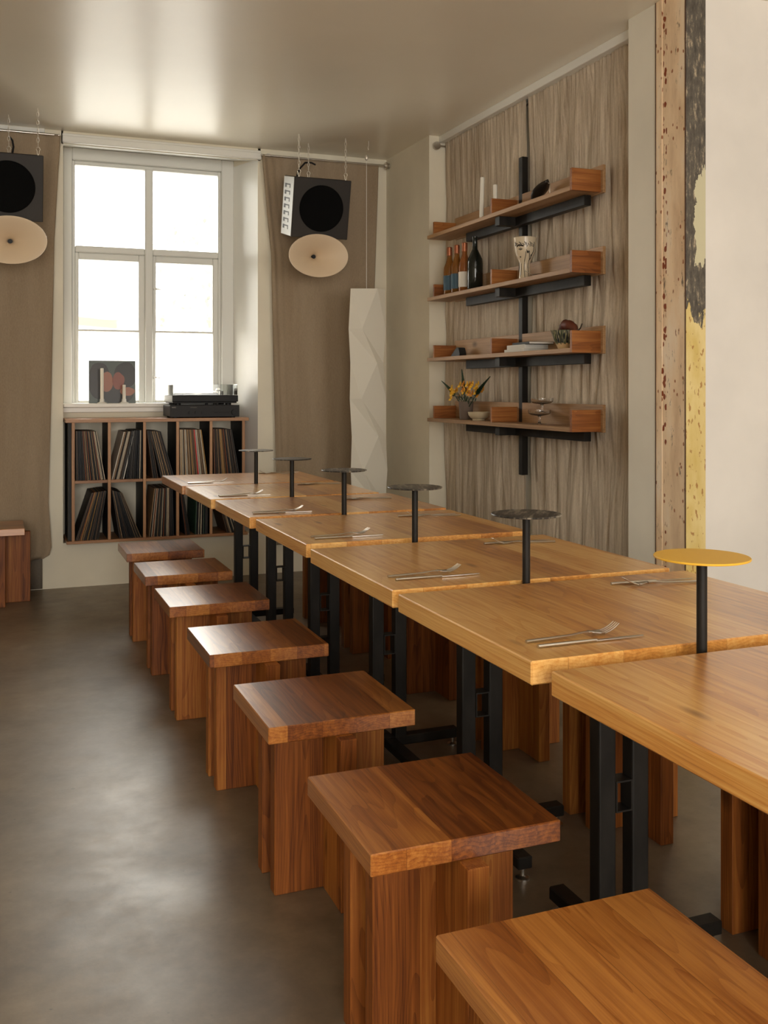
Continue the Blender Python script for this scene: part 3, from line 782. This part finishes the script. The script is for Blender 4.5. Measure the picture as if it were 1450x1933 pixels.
a_ = MB(); a_.tube([(.150, .262, .066), (.150, .262, .094)], .013, 16).tube([(.150, .292, .099), (.150, .262, .099), (.142, .20, .099), (.125, .13, .096), (.085, .085, .094)], .0042, 8)
a_.tube([(.150, .282, .099), (.150, .318, .099)], .014, 16).box(.072, .092, .070, .094, .084, .095, .001).build('tonearm', M_chrome, tt)
MB().box(.160, .170, .22, .30, .066, .092, .002).build('arm_rest', M_black, tt)
M_d = MB(); x0, x1, y0, y1, z0, z1 = -.209, .218, .006, .331, .0655, .134
M_d.box(x0, x1, y0, y0 + .003, z0, z1).box(x0, x1, y1 - .003, y1, z0, z1).box(x0, x0 + .003, y0 + .003, y1 - .003, z0, z1).box(x1 - .003, x1, y0 + .003, y1 - .003, z0, z1).box(x0, x1, y0, y1, z1, z1 + .003)
M_d.build('dust_cover', M_clear, tt)
for x in (-.17, .02, .075, .165):
    MB().tube([(x, .05, 0), (x, .05, .013)], .020 if abs(x) > .1 else .010, 16).build('foot', M_black, tt, True)
for x in (-.17, .165): MB().tube([(x, .27, 0), (x, .27, .013)], .020, 16).build('foot', M_black, tt, True)

# ================================================================== things on the sill
pic = thing('picture_sleeve', 'square record sleeve with a dark warm picture leaning in the window', 'record', (.745, 6.885, 1.171))
pc0 = MB().box(-.153, .153, 0, .004, 0, .288); pc0.build('sleeve', principled('sleeve_grey_green', (.060, .075, .062), .35), pic, rot=(-.06, 0, 0))


def blob(cx, cz, rx, rz, name, mat, y, n=26, wob=.12, seed=0):
    pts = []
    for k in range(n):
        a = 2 * PI * k / n; q = 1 + wob * noise.noise(Vector((math.cos(a) * 1.5, math.sin(a) * 1.5, seed)))
        x = max(-.150, min(.150, cx + rx * q * math.cos(a))); z = max(.003, min(.285, cz + rz * q * math.sin(a)))
        pts.append((x, z))
    m = MB().prism(pts, 'y', y - .0004, y)
    return m.build(name, mat, pic, rot=(-.06, 0, 0))


M_pd = principled('print_dark_brown', (.018, .013, .010), .35); M_ps = principled('print_terracotta', (.30, .12, .07), .35); M_pr = principled('print_red_brown', (.22, .06, .035), .35)
blob(-.085, .15, .075, .125, 'print_shape', M_pd, -.0006, seed=1); blob(.085, .19, .075, .090, 'print_shape', M_pd, -.0006, seed=4); blob(.03, .06, .10, .07, 'print_shape', M_pd, -.0010, seed=9)
blob(-.035, .145, .042, .066, 'print_shape', M_ps, -.0016, seed=6); blob(.040, .150, .040, .058, 'print_shape', M_pr, -.0016, seed=2); blob(.098, .080, .050, .028, 'print_shape', M_ps, -.0016, seed=3)
M_wax = principled('white_wax', (.80, .77, .68), .45)
M_white_cer = principled('white_ceramic', (.75, .73, .68), .3)


def candle(loc, h, r, label, grp, holder='cup', tilt=0.0):
    root = thing('candle', label, 'candle', loc, 0, grp)
    MB().lathe([(0, .012), (r, .012), (r * .96, h * .6), (r * .98, h - .003), (r * .7, h), (0, h - .001)], 16).build('wax', M_wax, root, True, rot=(0, tilt, 0))
    MB().tube([(0, 0, h - .002), (.001, 0, h + .007)], .0009, 5).build('wick', M_black, root, rot=(0, tilt, 0))
    if holder == 'cup': MB().lathe([(0, 0), (.030, 0), (.032, .004), (.016, .010), (.014, .030), (.0115, .030), (.0115, .012), (0, .012)], 24).build('holder', M_white_cer, root, True)
    else: MB().lathe([(0, 0), (.026, 0), (.036, .007), (.034, .0085), (.014, .0035), (.0125, .018), (.010, .018), (.010, .012), (0, .012)], 24).build('holder', M_chrome, root, True)
    return root


candle((.672, 6.835, 1.171), .235, .0115, 'tall white candle on the window sill before the picture sleeve', 'candles on the window sill')
candle((.815, 6.835, 1.171), .125, .0110, 'short white candle on the window sill before the picture sleeve', 'candles on the window sill')


# ================================================================== speakers
def make_speaker(label, cx, hooks, cable, hx0):
    root = thing('hanging_speaker', label, 'speaker', (cx, 6.125, 2.633), 0, 'speakers hung by the window')
    tilt = math.radians(13)        # box leans so that its front looks down
    body = MB().box(-.1935, .1935, 0, .245, -.385, 0, .003).build('cabinet', principled('smoked_birch', (.020, .015, .011), .6), root, rot=(tilt, 0, 0))
    # woofer
    Mc = principled('woofer_cone', (.004, .004, .004), .9, spec=.1)
    ring = MB().lathe([(.150, 0), (.150, .003), (.1475, .004), (.142, .002), (.138, .0006), (.05, .0004), (0, .0004)], 48)
    wf = ring.build('woofer', Mc, body, True); wf.rotation_euler = (PI / 2, 0, 0); wf.location = (0.0, -.0005, -.192)
    # left side panel coloured light grey against the dark box, with its slots
    sp_ = MB().box(-.1965, -.1937, .004, .241, -.381, -.004, .001).build('side_panel', principled('light_grey_side', (.50, .50, .48), .4), body)
    for k in range(7):
        z = -.052 - .0445 * k
        s_ = MB().box(-.1972, -.1966, .165, .205, z - .022, z + .004).box(-.1974, -.1966, .075, .165, z - .0060, z + .002).box(-.1974, -.1966, .075, .094, z - .024, z - .0060)
        s_.build('vent_slot', M_black, body)
    # horn
    Mh = principled('cream_horn', (.70, .55, .38), .5)
    h = MB(); seg = 56
    prof = []
    for k in range(15):
        t = k / 14.0
        prof.append((.012 + .188 * math.sin(t * PI / 2) ** 1.0 * t ** .35 if k else .012, -.13 * (1 - t) ** 2.1))
    prof += [(.2015, -.003), (.200, -.009)]
    back = [(max(.02, r - .004), z - .010) for r, z in prof[:15][::-1]]
    h.lathe(prof + back, seg, sx=1.0, sy=.69)
    ho = h.build('horn', Mh, root, True); ho.rotation_euler = (PI / 2 + math.radians(4), 0, 0); ho.location = (hx0, -.010, -.503)
    dm = MB().tube([(hx0, .100, -.496), (hx0, .1185, -.4955)], .013, 20); dm.build('throat', M_black, root, True)
    MB().tube([(hx0, .120, -.489), (hx0, .21, -.475)], .05, 28).tube([(hx0, .17, -.48), (hx0, .17, -.40)], .014, 12).build('driver', M_black, root, True)
    # chains: links between the box and the ceiling
    for hx, hy, zt in hooks:
        p0 = Vector((hx, hy, zt)); top = Vector((hx - .003, hy - .006, ZC - 2.633))
        ch = MB(); n = int((top - p0).length / .0245); st = (top - p0) / n
        car = MB()
        for k in range(n):
            c = p0 + st * (k + .5)
            if k == 0 or k == 1: continue
            pts = []
            for q in range(12):
                a = 2 * PI * q / 12; ux = .0062 * math.cos(a); uz = .0165 * math.sin(a) if abs(math.sin(a)) > .1 else 0
                pts.append(c + (Vector((ux, 0, uz)) if k % 2 else Vector((0, ux, uz))))
            ch.tube(pts, .0017, 5, closed=True)
        ch.tube([top + Vector((0, 0, -.012)), top + Vector((.005, 0, -.02)), top + Vector((.003, 0, -.03))], .0018, 5)
        c_o = ch.build('chain', M_zinc, root, True)
        c = p0 + Vector((0, 0, .022))
        pts = [c + Vector((.011 * math.cos(2 * PI * q / 14) * (1.15 if q in range(1, 7) else .55), 0, .024 * math.sin(2 * PI * q / 14))) for q in range(14)]
        car.tube(pts, .0024, 6, closed=True).tube([p0 + Vector((0, 0, -.006)), p0 + Vector((0, 0, .004))], .004, 8)
        car.build('carabiner', M_zinc, c_o, True)
    MB().tube(cable, .0062, 8).build('cable', M_black, root, True)
    return root


def hk(x, y, cx): return (x - cx, y - 6.125, (-(y - 6.125)) * -0.19 * -1 + 0.004)


hooksR = [(1.832 - 1.992, .015, .006), (1.962 - 1.992, .230, .046), (2.150 - 1.992, .015, .006)]
make_speaker('dark box speaker with a cream oval horn hanging right of the window', 1.992, hooksR,
             [(-.13, .235, -.03), (-.115, .24, .04), (-.085, .25, .11), (-.045, .26, .155), (.0, .265, .16), (.03, .265, .148)], -.034)
hooksL = [(.262 - .078 - .02, .015, .006), (.085 - .078, .230, .046), (-.10 - .078 + .02, .015, .006)]
make_speaker('dark box speaker with a cream oval horn cut off by the left edge', .078, hooksL,
             [(.012, .225, -.03), (.022, .226, .03), (.032, .23, .09), (.026, .235, .13), (.01, .238, .15)], .012)

# ================================================================== paper lamp
lp = thing('paper_lantern', 'tall folded white paper lantern hanging in the far corner', 'lamp', (2.30, 6.12, 0))
zz_ = [1.925, 1.662, 1.437, 1.203, .955, .730, .50, .27]
lx = [2.173, 2.161, 2.171, 2.169, 2.181, 2.176, 2.182, 2.178]; mxx = [2.351, 2.240, 2.348, 2.237, 2.358, 2.250, 2.355, 2.25]
rx_ = [2.418, 2.422, 2.407, 2.424, 2.424, 2.434, 2.42, 2.43]
m = MB(); rows = []
for k, z in enumerate(zz_):
    ft = -.040 if k % 2 == 0 else -.050
    ring = [(lx[k] - 2.30, -.012 + (.006 if k % 2 else 0)), (mxx[k] - 2.30, ft), (rx_[k] - 2.30, -0.008 + (0 if k % 2 else .006)), (2.38 - 2.30, .085), (2.22 - 2.30, .09)]
    rows.append([m.bm.verts.new((x, y, z + (.004 if i in (1, 2) and k == 0 else 0))) for i, (x, y) in enumerate(ring)])
for a, b_ in zip(rows, rows[1:]):
    for i in range(5): m.bm.faces.new((a[i], a[(i + 1) % 5], b_[(i + 1) % 5], b_[i]))
m.bm.faces.new(rows[0]); m.bm.faces.new(rows[-1][::-1])
M_paper = principled('white_paper', (.74, .70, .60), .75)
bump(M_paper, noisy(M_paper, 60, 4), .08, .002)
m.build('paper_shade', M_paper, lp)
MB().tube([(.0, .03, 1.925), (.0, .03, 2.80)], .0016, 6).build('cord', M_trim, lp)
hk_ = MB().tube([(.015, .03, ZC), (.015, .03, ZC - .03), (.010, .03, ZC - .045), (.014, .03, ZC - .06), (.004, .03, ZC - .075)], .0022, 6)
hk_.ball((.0, .03, 2.80), .012, 1, 1, 1.6).build('hook', M_zinc, lp, True)

# ================================================================== wall shelves
rail = MB().box(2.668, 2.704, 4.722, 4.762, .80, 2.53, .002).build('wall_rail', M_steel_dark)
tag(rail, 'vertical black steel rail carrying the four wall shelves', 'rail')
ZS = [1.066, 1.4385, 1.8135, 2.198]
SLB = ['lowest oak wall shelf, holding the flowers and glasses', 'oak wall shelf second from the bottom, holding the white books', 'oak wall shelf second from the top, holding the bottles', 'topmost oak wall shelf, holding two white candles']
sh0 = None
for k, z in enumerate(ZS):
    if sh0 is None:
        sh0 = r = thing('wall_shelf', SLB[k], 'shelf', (2.60, 4.8, z), 0, 'oak shelves on the black rail')
        MB().box(-.09, .068, -.8055, .834, 0, .022, .001).build('shelf_board', M_shelfy, r)
        MB().box(.0682, .084, -.842, .765, -.004, .128, .001).build('back_board', M_shelfy, r)
        MB().box(-.09, .068, -.825, -.8056, 0, .104, .001).build('end_panel', M_shelfx, r)
        MB().box(-.08, .068, .750, .768, .0221, .098, .001).build('end_panel', M_shelfx, r)
        MB().box(-.088, .068, -.022, -.004, .0221, .104, .001).build('divider', M_shelfx, r)
        MB().box(-.070, .067, -.075, -.025, -.048, -.0002, .001).box(-.066, .0665, -.071, -.029, -.044, -.004).build('bracket_arm', M_steel_dark, r)
        MB().box(.028, .067, -.745, .53, -.050, -.0005, .0015).build('support_bar', M_steel_dark, r)
    else: dup(sh0, (2.60, 4.8, z), 0, SLB[k])


# ---- bottles
def bottle(loc, mat, label, cap, lab=None, h=.30, r=.037, dark=False, sh=.0):
    root = thing('wine_bottle', label, 'bottle', loc, 0, 'bottles on the wall shelf')
    pr = [(0, .0), (r * .9, 0), (r, .006), (r, .15 + sh), (r * .93, .175 + sh), (r * .62, .205 + sh), (.0155, .232 + sh), (.0145, h - .012), (.016, h - .010), (.016, h - .002), (.012, h), (0, h)]
    MB().lathe(pr, 28).build('bottle_body', mat, root, True)
    if cap: MB().lathe([(.0166, h - .052), (.0168, h - .002), (.013, h + .001), (0, h + .001)], 20).build('capsule', cap, root, True)
    if lab:
        m = MB(); z0, z1 = .035, .125; seg = 28
        a0, a1 = math.radians(150), math.radians(330)
        v = [[m.bm.verts.new(((r + .0006) * math.cos(a0 + (a1 - a0) * i / seg), (r + .0006) * math.sin(a0 + (a1 - a0) * i / seg), z)) for i in range(seg + 1)] for z in (z0, z1)]
        for i in range(seg): m.bm.faces.new((v[0][i], v[0][i + 1], v[1][i + 1], v[1][i]))
        m.build('paper_label', lab, root, True)
    return root


M_amber = principled('amber_wine_glass', (.42, .17, .03), .06, trans=.6, ior=1.4)
M_rose = principled('orange_wine_glass', (.50, .17, .04), .06, trans=.55, ior=1.4)
M_darkglass = principled('black_green_glass', (.010, .012, .009), .08)
M_capc = principled('copper_capsule', (.38, .13, .06), .35, metal=.6)
M_blue = principled('blue_label', (.05, .10, .14), .6); M_wlab = principled('white_label', (.72, .68, .60), .6)
zB = 1.8355
bottle((2.60, 5.500, zB), M_amber, 'amber wine bottle with a blue label, leftmost on the shelf', M_capc, M_blue)
bottle((2.60, 5.395, zB), M_amber, 'amber wine bottle with a blue label, second from the left', M_capc, M_blue)
bottle((2.60, 5.290, zB), M_rose, 'orange wine bottle with a torn white label', M_capc, M_wlab)
bottle((2.60, 5.155, zB), M_darkglass, 'black wine bottle right of the orange one', None, None, h=.318, r=.046, sh=.012)

# ---- painted vase, brush marks drawn freely
vs_ = thing('painted_vase', 'cream footed vase with loose black brush strokes', 'vase', (2.60, 4.575, zB), math.atan2(-.87, -.494))
vp = [(0, 0), (.033, 0), (.034, .006), (.030, .03), (.027, .07), (.028, .095), (.040, .120), (.053, .15), (.058, .18), (.060, .212), (.0625, .226), (.060, .228), (.056, .212), (.050, .15), (.03, .115), (0, .11)]
M_cream = principled('cream_glaze', (.62, .52, .37), .22)
MB().lathe(vp, 40).build('vase_body', M_cream, vs_, True)


def vr(z):
    for (r0, z0), (r1, z1) in zip(vp[1:11], vp[2:11]):
        if z0 <= z <= z1: return r0 + (r1 - r0) * (z - z0) / (z1 - z0 + 1e-9)
    return .06


stk = MB()


def stroke(pts, r=.0016):
    P = []
    for (a0, z0), (a1, z1) in zip(pts, pts[1:]):
        for q in range(4):
            a = a0 + (a1 - a0) * q / 4; z = z0 + (z1 - z0) * q / 4
            P.append(((vr(z) + .0004) * math.cos(a), (vr(z) + .0004) * math.sin(a), z))
    a, z = pts[-1]; P.append(((vr(z) + .0004) * math.cos(a), (vr(z) + .0004) * math.sin(a), z))
    stk.tube(P, r, 5)


# the vase faces the viewer at angle 0; positive angles go to the viewer's right
for k in range(13):
    a = -1.0 + k * .16; stroke([(a, .200 - .004 * (k % 3)), (a + .10, .192 - .008 * ((k * 5) % 3)), (a + .05, .180 - .006 * (k % 2))], .0017)
stroke([(-.75, .178), (-.50, .183), (-.12, .178)], .0034); stroke([(-.60, .162), (-.42, .167), (-.22, .162), (-.42, .157), (-.60, .162)], .0014); stroke([(-.42, .160), (-.40, .163)], .003)
stroke([(.12, .150), (.10, .128), (-.05, .100), (-.10, .06), (.0, .02), (.05, .004)], .0015); stroke([(.45, .155), (.55, .13), (.70, .11), (.60, .075), (.70, .03), (.75, .006)], .0017)
stroke([(.18, .158), (.26, .142), (.30, .155), (.36, .14), (.42, .152)], .0018); stroke([(-.62, .125), (-.50, .121)], .0028); stroke([(.95, .18), (1.0, .16), (.90, .14), (.80, .122)], .002)
stroke([(.75, .135), (.85, .118), (.72, .108)], .0022); stroke([(-.78, .02), (-.70, .06), (-.72, .09)], .0013)
stk.build('brush_strokes', M_black, vs_, True)
ds = thing('metal_dish', 'small shallow metal dish behind the painted vase', 'dish', (2.60, 4.40, zB))
MB().lathe([(0, .002), (.022, .001), (.052, .013), (.054, .015), (.050, .015), (.022, .004), (0, .004)], 32).build('dish', M_chrome, ds, True)
MB().tube([(-.02, .04, .012), (-.035, .07, .030), (-.045, .10, .046)], [.002, .0016, .0012], 6).build('spoon_handle', M_chrome, ds, True)

# ---- top shelf
zT = 2.2202
candle((2.575, 5.025, zT), .250, .0125, 'tall white candle on the topmost wall shelf', 'candles on the topmost shelf', 'dish', math.radians(1.5))
candle((2.60, 4.90, zT), .185, .0125, 'shorter white candle on the topmost wall shelf', 'candles on the topmost shelf', 'dish', math.radians(-1))
lf = thing('leaf_dish', 'dark leaf shaped dish propped on the topmost shelf', 'dish', (2.605, 4.43, zT))
m = MB(); rows = []
for i in range(13):
    t = i / 12; wd = .042 * math.sin(PI * min(1, t * 1.02)) ** .7 + .002
    rows.append([m.bm.verts.new((wd * q * .95, -.15 * t + .07, .006 + .085 * t + .016 * q * q)) for q in (-1, -.5, 0, .5, 1)])
for a, b_ in zip(rows, rows[1:]):
    for i in range(4): m.bm.faces.new((a[i], a[i + 1], b_[i + 1], b_[i]))
o = m.build('leaf', principled('dark_bronze', (.03, .024, .02), .35, metal=.4), lf, True); so = o.modifiers.new('t', 'SOLIDIFY'); so.thickness = .004
tag(MB().tube([(0, -.08, .09), (.004, -.095, .082), (.0, -.10, .06), (-.004, -.105, .028), (0, -.10, .006)], .0014, 6).ball((0, -.10, .004), .007).build('wire_stand', M_chrome, lf, True), 'thin steel prop')

# ---- second shelf from below
zK = 1.4607
tag(MB().prism([(-.062, 0), (.05, 0), (.058, .015), (.040, .052), (.018, .056), (-.02, .036), (-.058, .012)], 'x', -.022, .022).build('dark_stone', principled('basalt', (.012, .012, .012), .55), None, False, (2.60, 5.37, zK), (0, 0, PI)), 'small jagged dark stone at the left end of a shelf', 'stone')
bk = [(.15, .205, .014, 0, 'lowest white book of the stack on the shelf'), (.14, .19, .022, .012, 'thick white book in the middle of the stack')]
M_page = principled('book_white', (.74, .72, .66), .6); z = zK
for wx, ly, h, off, lb in bk:
    r = thing('book', lb, 'book', (2.600, 4.56 - off, z), 0, 'books stacked on the wall shelf')
    MB().box(-wx / 2, wx / 2, -ly / 2, ly / 2, 0, h, .001).build('cover', M_page, r)
    MB().box(-wx / 2 - .0006, wx / 2 - .003, -ly / 2 + .002, ly / 2 - .002, .002, h - .002).build('pages', principled('paper_pages', (.62, .60, .55), .8), r)
    z += h + .0003
r = thing('book', 'thin dark covered book on top of the white stack', 'book', (2.605, 4.50, z), math.radians(-4), 'books stacked on the wall shelf')
MB().box(-.07, .07, -.10, .10, .0105, .012).box(-.07, .07, -.10, .10, 0, .0015).box(-.07, -.0685, -.10, .10, 0, .012).build('cover', M_black, r)
MB().box(-.0684, .068, -.1006, .098, .0016, .0104).build('pages', M_page, r)
bw = thing('striped_bowl', 'flared bowl painted with black and green stripes beside the books', 'bowl', (2.585, 4.165, zK))
M_str = principled('striped_glaze', (.6, .5, .35), .25); b = M_str.node_tree.nodes['Principled BSDF']
tc = N(M_str, 'ShaderNodeTexCoord'); sp = N(M_str, 'ShaderNodeSeparateXYZ'); L(M_str, tc.outputs['Object'], sp.inputs[0])
ang = math_n(M_str, 'ARCTAN2', sp.outputs[1], sp.outputs[0]); cbn = N(M_str, 'ShaderNodeCombineXYZ'); L(M_str, ang, cbn.inputs[0]); L(M_str, sp.outputs[2], cbn.inputs[2])
ns_ = noisy(M_str, 1.0, 2, vec=cbn.outputs[0], stretch=(9, 1, 12))
cc = ramp(M_str, ns_, [(.38, (.012, .014, .02)), (.46, (.03, .05, .06)), (.50, (.50, .45, .28)), (.56, (.10, .14, .06)), (.62, (.012, .012, .015))]); cc_ = [cc]
hi_ = math_n(M_str, 'GREATER_THAN', math_n(M_str, 'ADD', sp.outputs[2], math_n(M_str, 'MULTIPLY', ns_, .03)), .042)
L(M_str, mixc(M_str, hi_, (.60, .42, .22), cc), b.inputs['Base Color'])
MB().lathe([(0, 0), (.030, 0), (.031, .006), (.034, .014), (.046, .035), (.064, .088), (.066, .092), (.061, .090), (.044, .042), (.03, .018), (0, .016)], 40).build('bowl_body', M_str, bw, True)
pp = thing('dried_pepper', 'large dried brown red pepper with a curved stem lying in the striped bowl', 'pepper', (2.585, 4.165, zK + .07))
m = MB()
pts = []; rr_ = []
for i in range(14):
    t = i / 13; pts.append((.004 * math.sin(t * 9), .045 - .15 * t, .012 + .034 * math.sin(t * PI) ** .8)); rr_.append(.006 + .021 * math.sin(t * PI) ** .6 * (1 + .12 * math.sin(t * 31)))
m.tube(pts, rr_, 12).build('pod', principled('dried_red_brown', (.10, .025, .012), .45), pp, True)
MB().tube([(0, -.098, .014), (0, -.125, .016), (0, -.145, .026), (0, -.158, .046)], [.005, .004, .003, .0025], 8).build('stem', principled('dark_stem', (.02, .015, .01), .6), pp, True)

# ---- bottom shelf
zL = 1.0882
pot = thing('flower_pot', 'dull grey brown ceramic cylinder vase holding the flowers', 'vase', (2.595, 5.262, zL))
Mp = principled('rough_clay', (.15, .11, .085), .8); bump(Mp, noisy(Mp, 90, 4), .3, .002)
MB().lathe([(0, 0), (.036, 0), (.038, .004), (.0435, .104), (.044, .106), (.041, .106), (.038, .05), (0, .045)], 32).build('pot_body', Mp, pot, True)
bq = thing('flower_bunch', 'bunch of yellow flowers and dark green leaf spikes in the clay vase', 'flowers', (2.595, 5.262, zL))
Mg = principled('dark_leaf', (.022, .050, .022), .5); My = principled('yellow_petals', (.85, .50, .03), .6); My2 = principled('orange_petals', (.62, .25, .015), .6)
for tip in ((0.0, .335, .225), (.0, .055, .285), (0.0, -.30, .245)):
    base_ = Vector((0, tip[1] * .06, .06)); T_ = Vector(tip)
    MB().tube([base_, base_.lerp(T_, .5) + Vector((0, 0, .012)), T_], [.003, .0025, .0015], 6).build('stem', Mg, bq)
    s_ = MB(); ax = (T_ - base_); e1 = ax.cross(Vector((1, 0, 0))).normalized(); e2 = ax.cross(e1).normalized(); L_ = ax.length; ax.normalize()
    for k in range(120):
        t = .40 + .60 * k / 120; a = k * 2.4; p = base_.lerp(T_, t) + Vector((0, 0, .012 * math.sin(PI * t))); d_ = (e1 * math.cos(a) + e2 * math.sin(a)) * (1.15 - t) * .75 + ax * .8
        ln_ = .030 * (1.25 - t * .75); tip_ = p + d_.normalized() * ln_; sd = ax.cross(d_).normalized() * .009 * (1.3 - t)
        md = p.lerp(tip_, .5)
        s_.bm.faces.new([s_.bm.verts.new(p), s_.bm.verts.new(md + sd), s_.bm.verts.new(tip_), s_.bm.verts.new(md - sd)])
    s_.build('leaf_spike', Mg, bq)
for k in range(32):
    y = random.choice([random.uniform(.09, .17), random.uniform(-.16, -.02), random.uniform(-.05, .09), random.uniform(-.17, -.06)]); zf = .115 + .075 * random.random() + (.02 if y < 0 else 0) + (.0 if abs(y) > .1 else .02)
    x = random.uniform(-.045, .03); fm = MB(); c = Vector((x, y, zf))
    for q in range(6):
        a = q * PI / 3 + k; dd = Vector((.5 * math.cos(a) - .3, math.cos(a + 1), math.sin(a))).normalized(); e = dd.cross(Vector((1, .2, 0))).normalized() * .009
        fm.bm.faces.new([fm.bm.verts.new(c), fm.bm.verts.new(c + dd * .012 + e), fm.bm.verts.new(c + dd * .024), fm.bm.verts.new(c + dd * .012 - e)])
    fm.ball(c, .0065, u=8, v=6)
    fm.build('flower', random.choice([My, My, My2]), bq)
st_ = MB()
for k in range(16):
    y = random.uniform(-.14, .14); st_.tube([(0, y * .1, .06), (-.01, y * .45, .11), (-.02, y * .9, .135)], .0016, 5)
for k in range(24):
    y = random.uniform(-.11, .11); c = Vector((random.uniform(-.03, .02), y, random.uniform(.10, .15))); d_ = Vector((random.uniform(-.4, .3), y * 6, .7)).normalized() * .032; e = Vector((1, 0, 0)).cross(d_).normalized() * .008
    st_.bm.faces.new([st_.bm.verts.new(c), st_.bm.verts.new(c + d_ * .5 + e), st_.bm.verts.new(c + d_), st_.bm.verts.new(c + d_ * .5 - e)])
st_.build('greenery', Mg, bq)
bo = thing('cream_bowl', 'small cream ceramic bowl beside the clay vase', 'bowl', (2.585, 5.075, zL))
MB().lathe([(0, 0), (.036, 0), (.037, .004), (.034, .007), (.048, .014), (.060, .030), (.063, .047), (.061, .048), (.056, .032), (.04, .014), (0, .012)], 40).build('bowl_body', principled('cream_stoneware', (.55, .47, .32), .35), bo, True)


def coupe(loc, label):
    root = thing('glass_coupe', label, 'glass', loc, 0, 'clear glasses stacked on the lowest shelf')
    MB().lathe([(0, 0), (.036, 0), (.037, .002), (.010, .005), (.006, .010), (.0055, .036), (.010, .042), (.044, .047), (.0555, .054), (.058, .066), (.0575, .074), (.056, .074), (.056, .066), (.053, .056), (.042, .0495), (0, .0485)], 40).build('glass_body', M_clearglass, root, True)
    return root


coupe((2.600, 4.425, zL), 'clear low glass coupe, lower of two stacked on the lowest shelf')
coupe((2.600, 4.400, zL + .0600), 'clear low glass coupe, upper of two stacked on the lowest shelf')
